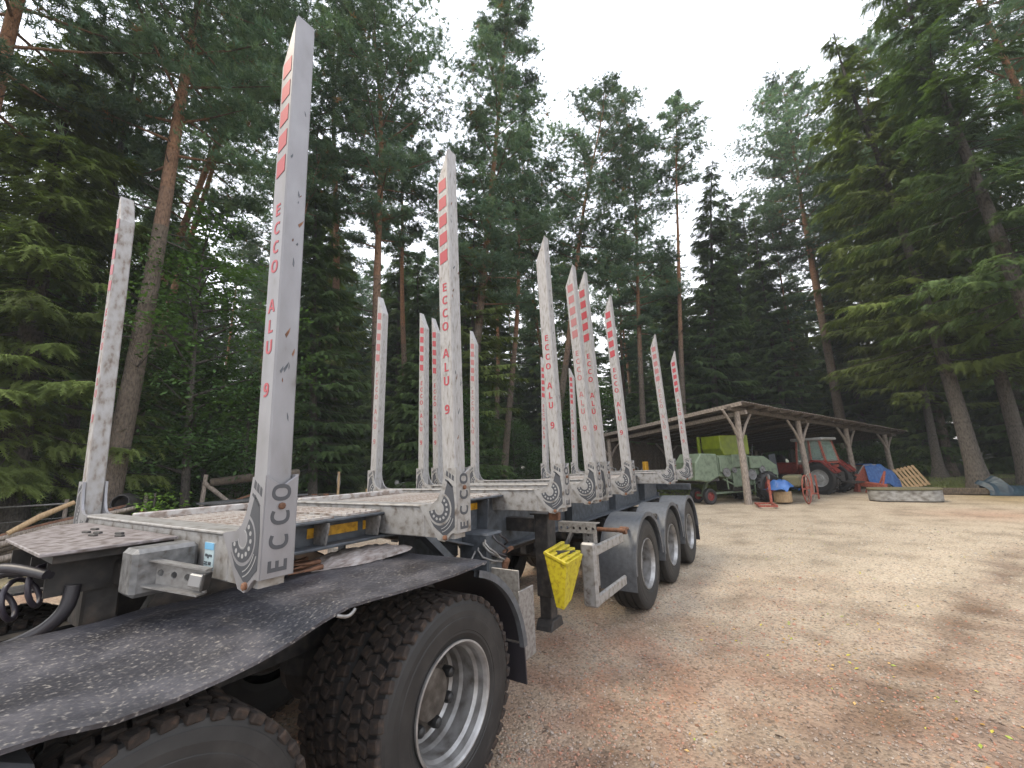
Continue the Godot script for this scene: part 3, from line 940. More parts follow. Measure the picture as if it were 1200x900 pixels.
func mirror(a: PackedVector2Array, s: float) -> PackedVector2Array:
	var o := PackedVector2Array()
	for q in a: o.append(Vector2(q.x * s, q.y))
	return o

func arc_pts(cx: float, cy: float, r: float, a0: float, a1: float, n: int) -> Array:
	var o := []
	for i in n + 1:
		var a := deg_to_rad(lerpf(a0, a1, float(i) / n))
		o.append([cx + r * cos(a), cy + r * sin(a)])
	return o

func sector(cx: float, cy: float, r0: float, r1: float, a0: float, a1: float, n := 18) -> PackedVector2Array:
	var o := arc_pts(cx, cy, r1, a0, a1, n)
	o.append_array(arc_pts(cx, cy, r0, a1, a0, n))
	return P(o)

func letters(text: String, px: float, spacing := 0.0, depth := .0015) -> TextMesh:
	var t := TextMesh.new()
	var f := SystemFont.new()
	f.font_names = PackedStringArray(["Droid Sans"])
	f.font_weight = 700
	t.font = f
	t.text = text
	t.font_size = 64
	t.pixel_size = px
	t.depth = depth
	t.curve_step = 2.0
	t.line_spacing = spacing
	t.horizontal_alignment = HORIZONTAL_ALIGNMENT_CENTER
	t.vertical_alignment = VERTICAL_ALIGNMENT_CENTER
	return t

func perforated(b: B, n: int, cell: float, h: float, r: float, xf: Transform3D, thick: float) -> void:
	for i in n:
		for s in [1.0, -1.0]:
			var a := [[i * cell, 0.0], [i * cell, s * h * .5], [(i + 1) * cell, s * h * .5], [(i + 1) * cell, 0.0]]
			a.append_array(arc_pts((i + .5) * cell, 0.0, r, 0.0, s * 180.0, 6))
			b.prism(P(a), 0.0, thick, xf)

const STAKES := [ # z, near (sleeve x, top x, top y), far (sleeve x, top x, top y)
	[0.0, 1.238, 1.205, 3.952, -1.165, -1.345, 4.05], [-1.07, 1.238, 1.192, 3.968, -1.02, -1.00, 3.93], [-2.43, 1.24, 1.194, 3.947, -1.26, -1.192, 3.947],
	[-3.16, 1.24, 1.146, 3.957, -1.22, -1.205, 3.949], [-3.428, 1.24, 1.171, 3.976, -1.21, -1.235, 3.956], [-4.266, 1.24, 1.165, 3.96, -1.24, -1.197, 3.965],
	[-6.497, 1.24, 1.161, 3.97, -1.24, -1.147, 3.953], [-7.862, 1.235, 1.188, 3.946, -1.24, -1.17, 3.96]]

func bunk(parent: Node3D, i: int, off: Vector3) -> void:
	var q: Array = STAKES[i]
	var z: float = q[0]
	var b := B.new()
	b.box(Vector3(0, 1.49, z - .055), Vector3(1.98, .176, .104), Basis(), .006)
	b.box(Vector3(0, 1.583, z - .055), Vector3(2.06, .014, .125), Basis(), .005)
	for s in [-1.0, 1.0]: b.box(Vector3(s * (1.09 + (absf(q[1] if s > 0 else q[4]) - 1.238)), 1.488, z - .055), Vector3(.26, .168, .094))
	var beam := obj("bunk", b, M.beam_alloy, parent, off)
	for s in [1.0, -1.0]:
		var xs: float = q[1] if s > 0 else q[4]
		var xt: float = q[2] if s > 0 else q[5]
		var yt: float = q[3] if s > 0 else q[6]
		var sh := absf(xs) - 1.238
		var out := P([[1.158 + sh, 1.80], [1.152 + sh, 1.755], [1.142 + sh, 1.71], [1.124 + sh, 1.66], [1.10 + sh, 1.622], [1.06 + sh, 1.598], [1.0 + sh, 1.592], [.952 + sh, 1.586], [1.106 + sh, 1.396], [1.155 + sh, 1.387], [1.180 + sh, 1.402], [1.20 + sh, 1.426], [1.222 + sh, 1.44], [1.252 + sh, 1.437], [1.252 + sh, 1.805]])
		b = B.new()
		b.prism(mirror(out, s), z + .008, z - .006, Transform3D(), .003)
		b.prism(mirror(out, s), z - .104, z - .118, Transform3D(), .003)
		b.prism(P([[z + .004, 1.437], [z + .004, 1.803], [z - .055, 1.762], [z - .114, 1.803], [z - .114, 1.437]]), s * (1.242 + sh), s * (1.256 + sh), XZY, .002)
		obj("stake_socket", b, M.clean_paint if i == 0 else M.beam_alloy, beam)
		# the upright, cut off on a slant at the top
		var w := .105
		var poly := P([[xs, 1.45], [xt, yt], [xt - s * w * .96, yt - .245], [xs - s * w, 1.52]])
		b = B.new()
		b.prism(poly, z - .008, z - .102, Transform3D(), .007)
		var paint: Material = (M.clean_paint if s > 0 else M.dirty_paint) if i == 0 else M.worn_paint
		obj("stake", b, paint, beam)
		if s > 0 and i < 3:
			# scrapes left by logs on the outer face
			var sg2 := RandomNumberGenerator.new()
			sg2.seed = 90 + i
			for k in 16:
				var y := sg2.randf_range(1.9, 3.85)
				var zc := z - sg2.randf_range(.02, .09)
				var x := lerpf(xs, xt, (y - 1.45) / (yt - 1.45)) + .0004
				b = B.new()
				var l := sg2.randf_range(.012, .05)
				var wv := sg2.randf_range(.002, .006)
				var tilt := sg2.randf_range(-.5, .5)
				b.prism(P([[zc, y], [zc + wv, y + l * .3], [zc + tilt * l, y + l], [zc - wv * .6 + tilt * l * .5, y + l * .5]]), x, x + .0008, XZY)
				obj("scrape", b, M.rusty_steel if k % 3 == 0 else M.frame_paint, beam)
		var lean := atan2(-(xt - xs), yt - 1.45)
		var mid := func(y: float) -> Vector3: return Vector3(lerpf(xs, xt, (y - 1.45) / (yt - 1.45)) - s * w * .5, y, z - .0072)
		var film: Material = M.red_film if (i + int(s)) % 3 != 1 or i == 0 else M.faded_film
		var dy := yt - 3.955
		var tm := obm("lettering", letters("E\nC\nC\nO\n \nA\nL\nU\n \n9", .00122, -3.4), film, beam, mid.call(2.538 + dy))
		tm.rotation.z = lean
		for k in 5:
			var y := 3.68 - k * .132 + dy
			if i == 2 and s > 0: continue
			b = B.new()
			b.prism(P([[-.032, -.05], [.032, -.032], [.032, .05], [-.032, .034]]) if s > 0 else P([[-.032, -.032], [.032, -.05], [.032, .034], [-.032, .05]]), 0.0, .0012)
			var st := obj("stripe", b, film, beam, mid.call(y))
			st.rotation.z = lean
		# emblem on the foot: a bearing ring on a dark shield
		b = B.new()
		var cx := 1.118 + sh
		var cy := 1.572
		var zf := z + .0082
		b.prism(mirror(sector(cx, cy, .038, .083, 62, -168), s), zf, zf + .001)
		var sg := arc_pts(cx, cy, .096, 64, -148, 17)
		sg.append_array([[1.075 + sh, 1.47], [1.145 + sh, 1.425], [1.175 + sh, 1.425], [1.2365 + sh, 1.472], [1.2372 + sh, 1.60], [1.226 + sh, 1.69], [1.187 + sh, 1.735]])
		b.prism(mirror(P(sg), s), zf, zf + .001)
		b.prism(mirror(sector(cx - .05, cy - .02, .205, .215, 62, 42, 6), s), zf, zf + .001)
		for k in 3: b.prism(mirror(P([[1.172 + k * .022 + sh, 1.762 - k * .012], [1.188 + k * .022 + sh, 1.752 - k * .012], [1.190 + k * .022 + sh, 1.780 - k * .012], [1.178 + k * .022 + sh, 1.790 - k * .012]]), s), zf, zf + .001)
		obj("emblem", b, M.logo_dark, beam)
		b = B.new()
		for k in 9:
			var a := deg_to_rad(48.0 - k * 26.0)
			var dot := arc_pts(cx + .061 * cos(a), cy + .061 * sin(a), .0085, 0, 315, 7)
			b.prism(mirror(P(dot), s), zf + .001, zf + .002)
		b.prism(mirror(sector(cx, cy, .030, .034, 80, -180), s), zf, zf + .001)
		for k in 2: b.prism(mirror(sector(cx - .01, cy - .01, .105 + k * .018, .109 + k * .018, -20, -75, 8), s), zf + .001, zf + .002)
		obj("emblem_ring", b, M.logo_light, beam)
		var e := obm("foot_lettering", letters("E C C O", .00152), M.logo_dark, beam, Vector3(s * (1.2565 + sh), 1.612, z - .055))
		e.basis = Basis(Vector3(0, 1, 0), Vector3(0, 0, s), Vector3(s, 0, 0))
		b = B.new()
		b.lathe([Vector2(.0125, 0), Vector2(.0125, .010), Vector2(.009, .013), Vector2(0, .013)], Transform3D(Basis(Vector3(s, 0, 0), Vector3(0, 1, 0), Vector3(0, 0, s)), Vector3(s * (1.256 + sh), 1.690, z - .055)), 8)
		b.lathe([Vector2(.014, 0), Vector2(.014, .010), Vector2(.008, .014), Vector2(0, .014)], Transform3D(Basis(Vector3(0, 0, 1), Vector3(0, 1, 0), Vector3(-1, 0, 0)), Vector3(s * 1.165, 1.412, z + .008)), 8)
		obj("bolt", b, M.rusty_steel, beam)

func tyre_profile(R: float, w: float, grooves: bool) -> Array:
	var h := w * .5
	var o := [Vector2(.290, -h * .86), Vector2(.33, -h * .97), Vector2(.40, -h), Vector2(R * .86, -h * .98), Vector2(R * .93, -h * .93), Vector2(R * .935, -h * .915), Vector2(R * .975, -h * .86), Vector2(R * .99, -h * .78)]
	if grooves:
		for g in [-.45, 0.0, .45]:
			o.append_array([Vector2(R, h * (g - .06)), Vector2(R - .014, h * (g - .05)), Vector2(R - .014, h * (g + .05)), Vector2(R, h * (g + .06))])
	o.append_array([Vector2(R * .99, h * .78), Vector2(R * .975, h * .86), Vector2(R * .935, h * .915), Vector2(R * .93, h * .93), Vector2(R * .86, h * .98), Vector2(R * .80, h * .985), Vector2(R * .795, h * .997), Vector2(.40, h), Vector2(.345, h * .985), Vector2(.342, h * .965), Vector2(.33, h * .97), Vector2(.292, h * .86)])
	return o

func build_wheel(parent: Node3D, at: Vector3, out: float, drive: bool) -> void:
	var xf := Transform3D()
	var b := B.new()
	var R := .53
	var w := .30 if drive else .37
	b.lathe(tyre_profile(R if not drive else R - .016, w, not drive), xf, 64)
	var o := obj("wheel", b, M.tyre_side, parent, at)
	o.rotation.y = 0.0 if out > 0 else PI
	var h := w * .5
	b = B.new()
	if drive:
		b.lathe([Vector2(.283, h * .72), Vector2(.296, h * .90), Vector2(.298, h * .985), Vector2(.288, h * 1.0), Vector2(.280, h * .93), Vector2(.272, h * .80), Vector2(.270, h * .55), Vector2(.258, h * .42), Vector2(.257, h * -.15), Vector2(.246, h * -.30), Vector2(.243, -h * .62), Vector2(.225, -h * .72)], xf, 64)
		obj("rim", b, M.rim_silver, o)
		b = B.new()
		b.lathe([Vector2(.228, -h * .72), Vector2(.205, -h * .60), Vector2(.135, -h * .56), Vector2(.132, -h * .30), Vector2(.122, -h * .22), Vector2(.04, -h * .20), Vector2(0, -h * .20)], xf, 40)
		obj("hub", b, M.rim_dirty, o)
		for k in 8:
			var a := TAU * k / 8.0 + .30
			b = B.new()
			b.lathe([Vector2(.030, -h * .60), Vector2(.031, -h * .34), Vector2(.026, -h * .20), Vector2(.012, -h * .14), Vector2(0, -h * .13)], Transform3D(Basis(), Vector3(0, .17 * cos(a), .17 * sin(a))), 10)
			obj("wheel_nut", b, M.nut_black, o)
		# chunky tread lugs, with worn rounded shoulders
		b = B.new()
		var g := RandomNumberGenerator.new()
		g.seed = int(at.z * 100) + 7
		for k in 44:
			var a := TAU * k / 44.0
			for s in [-1.0, 1.0]:
				for row in 2:
					var aa := a + (.06 if s > 0 else 0.0) + row * .05
					var d := Vector3(0, cos(aa), sin(aa))
					var t := Vector3(0, -sin(aa), cos(aa))
					var x: float = s * h * (.72 if row == 0 else .26)
					var wd := h * .44
					b.box(Vector3(x, 0, 0) + d * (R - .022 + g.randf_range(-.003, .003)), Vector3(wd, .034, .060 * g.randf_range(.85, 1.08)), Basis(Vector3.RIGHT, d, t).rotated(d, .22 * s * (1 - row * 2)), .006)
		obj("tread", b, M.tread_dirty, o)
	else:
		b.lathe([Vector2(.283, h * .74), Vector2(.296, h * .86), Vector2(.298, h * .93), Vector2(.288, h * .95), Vector2(.278, h * .86), Vector2(.268, h * .70), Vector2(.264, h * .10), Vector2(.236, -h * .12), Vector2(.225, -h * .20), Vector2(.10, -h * .20)], xf, 48)
		obj("rim", b, M.rim_silver, o)
		b = B.new()
		b.lathe([Vector2(.14, -h * .20), Vector2(.13, h * .15), Vector2(.115, h * .35), Vector2(.07, h * .45), Vector2(0, h * .45)], xf, 24)
		for k in 10:
			var a := TAU * k / 10.0
			b.lathe([Vector2(.016, -h * .2), Vector2(.016, h * .05), Vector2(0, h * .08)], Transform3D(Basis(), Vector3(0, .168 * cos(a), .168 * sin(a))), 6)
		obj("hub", b, M.grey_steel, o)

func arc_sheet(b: B, c: Vector3, r: float, x0: float, x1: float, a0: float, a1: float, th: float, n := 20) -> void:
	# angle 0 points to the front (+z), 90 up
	for i in n:
		var a := deg_to_rad(lerpf(a0, a1, float(i) / n))
		var e := deg_to_rad(lerpf(a0, a1, float(i + 1) / n))
		var da := Vector3(0, sin(a), cos(a))
		var de := Vector3(0, sin(e), cos(e))
		var X0 := Vector3(x0, 0, 0)
		var X1 := Vector3(x1, 0, 0)
		for s in [[r, 1.0], [r - th, -1.0]]:
			b.tri(c + da * s[0] + X0, c + da * s[0] + X1, c + de * s[0] + X1, da * s[1], da * s[1], de * s[1])
			b.tri(c + da * s[0] + X0, c + de * s[0] + X1, c + de * s[0] + X0, da * s[1], de * s[1], de * s[1])
		for X in [X0, X1]:
			b.quad(c + da * r + X, c + de * r + X, c + de * (r - th) + X, c + da * (r - th) + X, X - (X0 + X1) * .5)

func build_trailer() -> void:
	var off := Vector3(0, 0, 4)
	var t := thing("timber_trailer", "long grey timber trailer with eight pairs of tall white stakes and three axles", "trailer", Vector3(0, 0, -4))
	for i in 8: bunk(t, i, off)
	var b := B.new()
	# chassis: two girders, shallow over the truck and deep behind it
	for s in [-1.0, 1.0]:
		b = B.new()
		var x: float = s * .50
		b.prism(P([[-.11, 1.395], [-.11, 1.525], [-8.1, 1.525], [-8.1, 1.08], [-2.35, 1.08], [-1.25, 1.395]]), x - .006, x + .006, XZY)
		b.box(Vector3(x + s * .03, 1.532, -4.1), Vector3(.20, .016, 7.98), Basis(), .004)
		b.box(Vector3(x + s * .03, 1.388, -.68), Vector3(.20, .016, 1.14), Basis(), .004)
		b.bar(Vector3(x + s * .03, 1.388, -1.25), Vector3(x + s * .03, 1.073, -2.35), .20, .016)
		b.box(Vector3(x + s * .03, 1.072, -5.22), Vector3(.20, .016, 5.76), Basis(), .004)
		var gird := obj("girder", b, M.frame_paint, t, off)
		for zz in [[-.62, -.685], [-.73, -.96], [-1.0, -1.05], [-1.25, -1.62], [-1.75, -2.3], [-2.6, -3.05], [-3.6, -4.1], [-4.5, -5.0], [-5.3, -5.9], [-6.0, -6.4], [-6.8, -7.4]]:
			b = B.new()
			b.box(Vector3(x + s * .0085, 1.462, (zz[0] + zz[1]) * .5), Vector3(.003, .055, absf(zz[1] - zz[0])))
			obj("reflector", b, M.reflector_yellow, gird)
		for zz in [-.66, -1.02, -1.6, -2.2, -3.9, -5.4, -6.9]:
			b = B.new()
			b.prism(P([[x + s * .01, 1.52], [x + s * .145, 1.52], [x + s * .145, 1.50], [x + s * .12, 1.40], [x + s * .01, 1.40]] if zz > -1.2 else [[x + s * .01, 1.52], [x + s * .13, 1.52], [x + s * .10, 1.09], [x + s * .01, 1.09]]), zz, zz - .012)
			obj("gusset", b, M.galvanised if zz > -1.2 else M.frame_paint, gird)
	for z in [-.75, -1.9, -2.95, -4.0, -5.3, -6.6, -7.8]:
		b = B.new()
		b.box(Vector3(0, 1.45, z), Vector3(.98, .12, .08), Basis(), .005)
		obj("cross_member", b, M.frame_paint, t, off)
	# ribbed decks between the bunks
	for d in [[-.13, -.72, 1.548], [-.80, -1.05, 1.548], [-1.2, -2.41, 1.545], [-2.56, -3.14, 1.545], [-4.4, -6.48, 1.545], [-6.62, -7.84, 1.545]]:
		b = B.new()
		b.box(Vector3(.0, d[2], (d[0] + d[1]) * .5), Vector3(1.22, .012, d[0] - d[1]))
		var zz: float = d[0] - .03
		while zz > d[1] + .02:
			b.box(Vector3(.0, d[2] + .009, zz), Vector3(1.16, .010, .014))
			zz -= .045
		obj("deck_plate", b, M.deck_alloy, t, off)
	for s in [-1.0, 1.0]:
		b = B.new()
		b.box(Vector3(s * .56, 1.578, -.55), Vector3(.05, .046, .84), Basis(), .006)
		b.box(Vector3(s * .56, 1.578, -1.74), Vector3(.05, .046, 1.1), Basis(), .006)
		if s < 0: obj("side_rail", b, M.deck_alloy, t, off)
	# coupling plate at the front, resting on the truck's fifth wheel
	b = B.new()
	b.prism(P([[.55, .435], [.545, .012], [-.86, .012], [-.86, .15], [-.30, .41]]), 1.538, 1.552, XZ, .003)
	var cp := obj("coupling_plate", b, M.coupler_plate, t, off)
	b = B.new()
	b.prism(P([[.50, .39], [.50, .012], [-.82, .012], [-.82, .13], [-.30, .36]]), 1.505, 1.537, XZ)
	obj("plate_stiffener", b, M.black_steel, cp)
	for q in [[-.12, .17], [-.02, .15], [.08, .19], [.14, .11], [.26, .14], [-.25, .11]]:
		b = B.new()
		b.box(Vector3(q[0], 1.556, q[1]), Vector3(.055, .012, .016), Basis(Vector3.UP, .2), .003)
		obj("bolt_head", b, M.black_steel, cp)
	b = B.new()
	for x in [-.3, .1, .38]: b.box(Vector3(x, 1.43, .2), Vector3(.012, .13, .36))
	b.box(Vector3(.05, 1.42, .10), Vector3(.9, .10, .16), Basis(), .01)
	b.lathe([Vector2(.05, -.2), Vector2(.05, .02)], Transform3D(Basis(Vector3.UP, Vector3.RIGHT, Vector3.BACK), Vector3(-.2, 1.48, .22)), 14)
	obj("kingpin_frame", b, M.black_steel, t, off)
	b = B.new()
	b.box(Vector3(.69, 1.455, .115), Vector3(.14, .175, .215), Basis(), .016)
	var bx := obj("outrigger_box", b, M.grey_steel, t, off)
	# perforated outrigger with the front marker lamp on its end
	b = B.new()
	var a0 := Vector3(.70, 1.462, .175)
	var a1 := Vector3(.94, 1.412, .035)
	var dx := (a1 - a0).normalized()
	var dz := dx.cross(Vector3.UP).normalized()
	var xf := Transform3D(Basis(dx, dz.cross(dx), dz), a0)
	perforated(b, 4, .056, .085, .013, xf, .006)
	b.box(xf * Vector3(.135, .044, .012), Vector3(.29, .006, .036), xf.basis)
	b.box(xf * Vector3(.135, -.044, .020), Vector3(.29, .006, .052), xf.basis)
	b.box(xf * Vector3(.252, 0, .004), Vector3(.06, .085, .010), xf.basis)
	var br := obj("lamp_bracket", b, M.galvanised, t, off)
	b = B.new()
	b.box(xf * Vector3(.245, 0, .018), Vector3(.058, .050, .022), xf.basis, .006)
	obj("marker_lamp", b, M.lens_clear, br)
	b = B.new()
	b.box(xf * Vector3(.280, 0, .014), Vector3(.012, .064, .040), xf.basis, .003)
	obj("lamp_housing", b, M.black_steel, br)
	# sticker on the front bunk
	b = B.new()
	b.box(Vector3(.83, 1.488, .0012 - .003), Vector3(.082, .104, .004))
	var stick := obj("sticker", b, M.sticker_pale, t, off)
	b = B.new()
	b.box(Vector3(.83, 1.526, .0005), Vector3(.080, .026, .003))
	obj("sticker_header", b, M.sticker_blue, stick)
	b = B.new()
	for q in [[-.022, 1.49, .016, .010], [-.004, 1.486, .010, .014], [.018, 1.49, .022, .008], [-.02, 1.463, .028, .004], [-.02, 1.455, .028, .004], [.014, 1.46, .02, .012]]:
		b.box(Vector3(.83 + q[0], q[1], .0008), Vector3(q[2], q[3], .003))
	obj("sticker_print", b, M.ink, stick)
	# landing legs
	for s in [1.0, -1.0]:
		b = B.new()
		b.box(Vector3(s * .90, 1.0, -2.70), Vector3(.145, .70, .145), Basis(), .008)
		b.box(Vector3(s * .90, .64, -2.70), Vector3(.115, .36, .115), Basis(), .006)
		b.box(Vector3(s * .90, 1.355, -2.70), Vector3(.20, .014, .20), Basis(), .003)
		b.prism(P([[-2.62, .47], [-2.78, .47], [-2.80, .42], [-2.81, .39], [-2.58, .39], [-2.59, .42]]), s * .90 - .075, s * .90 + .085, XZY, .006)
		b.box(Vector3(s * .70, 1.25, -2.70), Vector3(.40, .12, .10))
		obj("landing_leg", b, M.black_steel, t, off)
	# side guard and its perforated carrier
	for s in [1.0, -1.0]:
		b = B.new()
		perforated(b, 6, .066, .085, .014, Transform3D(Basis(Vector3(s, 0, 0), Vector3(0, 1, 0), Vector3(0, 0, 1)), Vector3(s * .87, 1.185, -3.03)), .008)
		b.box(Vector3(s * 1.07, 1.232, -3.07), Vector3(.40, .008, .09))
		perforated(b, 8, .062, .11, .012, Transform3D(Basis(Vector3(0, -1, 0), Vector3(s, 0, 0), Vector3(0, 0, 1)), Vector3(s * 1.15, 1.145, -3.10)), .008)
		b.box(Vector3(s * 1.20, .90, -3.14), Vector3(.008, .50, .09))
		obj("guard_carrier", b, M.galvanised, t, off)
		b = B.new()
		b.box(Vector3(s * 1.185, .785, -3.0), Vector3(.145, .56, .06), Basis(), .022)
		var sg := obj("side_guard", b, M.beam_alloy, t, off)
		for y in [.985, .555]:
			b = B.new()
			b.box(Vector3(s * 1.225, y, -3.42), Vector3(.035, .095, .80), Basis(), .010)
			obj("guard_rail", b, M.beam_alloy, sg)
	# wheel chock in its holder
	b = B.new()
	# wedge, point down, ribbed on its upper face
	var tp := [Vector3(.99, 1.055, -2.50), Vector3(1.20, .975, -2.50), Vector3(1.235, 1.01, -2.76), Vector3(1.03, 1.10, -2.76)]
	var lo := [Vector3(1.085, .63, -2.50), Vector3(1.155, .62, -2.50), Vector3(1.15, .66, -2.66), Vector3(1.09, .67, -2.66)]
	var mid := Vector3(1.12, .85, -2.6)
	for k in 4:
		var l := (k + 1) % 4
		b.quad(tp[k], tp[l], lo[l], lo[k], (tp[k] + lo[l]) * .5 - mid)
	b.quad(tp[0], tp[1], tp[2], tp[3], Vector3.UP)
	b.quad(lo[0], lo[1], lo[2], lo[3], Vector3.DOWN)
	for k in 4:
		var u := .04 + k * .245
		var pa: Vector3 = tp[0].lerp(tp[1], u)
		var pb: Vector3 = tp[3].lerp(tp[2], u)
		b.bar(pa + Vector3(.012, .004, -.005), pb + Vector3(.012, .004, .005), .040, .018, Vector3.UP, .004)
	b.bar(tp[0], tp[1], .022, .03, Vector3.UP, .006)
	var ck := obj("wheel_chock", b, M.chock_yellow, t, off)
	b = B.new()
	b.bar(Vector3(1.08, 1.05, -2.56), Vector3(1.18, 1.03, -2.72), .02, .03)
	b.bar(Vector3(1.03, .98, -2.74), Vector3(1.03, 1.14, -2.98), .03, .03)
	b.bar(Vector3(1.03, 1.05, -2.62), Vector3(.96, 1.05, -2.68), .03, .03)
	obj("chock_holder", b, M.black_steel, ck)
	# axles, wheels, mudguards
	for k in 3:
		var z := -4.755 - 1.31 * k
		b = B.new()
		b.tube([Vector3(-.95, .53, z), Vector3(.95, .53, z)], [.07], 12)
		for s in [-1.0, 1.0]:
			b.box(Vector3(s * .50, .80, z + .12), Vector3(.10, .52, .22), Basis(), .01)
			b.lathe([Vector2(.05, -.2), Vector2(.14, -.2), Vector2(.15, -.1), Vector2(.15, .1), Vector2(.14, .2), Vector2(0, .2)], Transform3D(Basis(Vector3.UP, Vector3.LEFT, Vector3.BACK), Vector3(s * .5, .82, z - .35)), 16)
		obj("axle", b, M.black_steel, t, off)
		for s in [1.0, -1.0]:
			build_wheel(t, Vector3(s * 1.035, .53, z) + off, s, false)
			b = B.new()
			var c := Vector3(0, .53, z)
			arc_sheet(b, c, .612, s * .80, s * 1.235, 0, 176, .010, 24)
			arc_sheet(b, c, .620, s * 1.212, s * 1.247, -2, 178, .050, 24)
			b.box(Vector3(s * 1.02, .44 if k == 0 else .48, z + .607), Vector3(.44, .20 if k == 0 else .12, .010))
			var fd := obj("mudguard", b, M.fender_plastic, t, off)
			b = B.new()
			b.tube([Vector3(s * .85, 1.02, z + .70), Vector3(s * 1.19, 1.02, z + .70)], [.024], 10)
			b.tube([Vector3(s * 1.12, 1.02, z + .70), Vector3(s * 1.12, 1.0, z + .42)], [.018], 8)
			b.box(Vector3(s * 1.15, 1.015, z + .66), Vector3(.08, .08, .05), Basis(), .008)
			obj("guard_stay", b, M.rusty_steel if k == 0 else M.black_steel, fd)
			if k == 2:
				b = B.new()
				b.box(Vector3(s * 1.03, .50, z - .625), Vector3(.42, .42, .012), Basis(Vector3.RIGHT, .05))
				obj("mud_flap", b, M.hose_black, t, off)
	# air tanks, looped cables, tail beam
	b = B.new()
	for q in [[.15, 1.0, -3.3], [-.25, 1.0, -3.3]]:
		b.lathe([Vector2(0, -.42), Vector2(.08, -.41), Vector2(.12, -.36), Vector2(.12, .36), Vector2(.08, .41), Vector2(0, .42)], Transform3D(Basis(Vector3.BACK, Vector3.UP, Vector3.LEFT), Vector3(q[0], q[1], q[2])), 16)
	obj("air_tank", b, M.black_steel, t, off)
	b = B.new()
	b.box(Vector3(.62, 1.10, -2.1), Vector3(.30, .34, .22), Basis(), .015)
	b.box(Vector3(.25, 1.16, -1.9), Vector3(.35, .2, .3), Basis(), .02)
	b.bar(Vector3(.6, 1.37, -1.42), Vector3(.62, .95, -1.9), .09, .05)
	b.bar(Vector3(.36, 1.34, -1.50), Vector3(.36, 1.02, -1.55), .10, .05)
	obj("support_box", b, M.frame_paint, t, off)
	var cg := RandomNumberGenerator.new()
	cg.seed = 6
	for k in 5:
		b = B.new()
		var pts := []
		var r := cg.randf_range(.07, .12)
		for i in 15:
			var a := TAU * i / 12.0
			pts.append(Vector3(.74 + .10 * cos(a + k), 1.13 + r * sin(a) * .8 + k * .012, -2.0 + .08 * sin(a * 2 + k) - k * .04))
		b.tube(pts, [.009], 6)
		obj("cable_loop", b, M.galvanised if k < 2 else M.hose_black, t, off)
	b = B.new()
	b.bar(Vector3(.55, .92, -1.95), Vector3(.80, 1.12, -2.30), .05, .02)
	b.box(Vector3(.72, .95, -2.22), Vector3(.10, .22, .08), Basis(Vector3.FORWARD, .4), .01)
	b.box(Vector3(1.05, 1.345, -2.62), Vector3(.10, .07, .05), Basis(), .006)
	obj("rusty_bracket", b, M.rusty_steel, t, off)
	b = B.new()
	b.box(Vector3(0, 1.25, -8.15), Vector3(2.3, .12, .08), Basis(), .01)
	b.box(Vector3(0, .75, -8.1), Vector3(2.2, .12, .08), Basis(), .01)
	for s in [-1.0, 1.0]: b.box(Vector3(s * .5, .9, -8.1), Vector3(.08, .5, .08))
	obj("tail_beam", b, M.frame_paint, t, off)

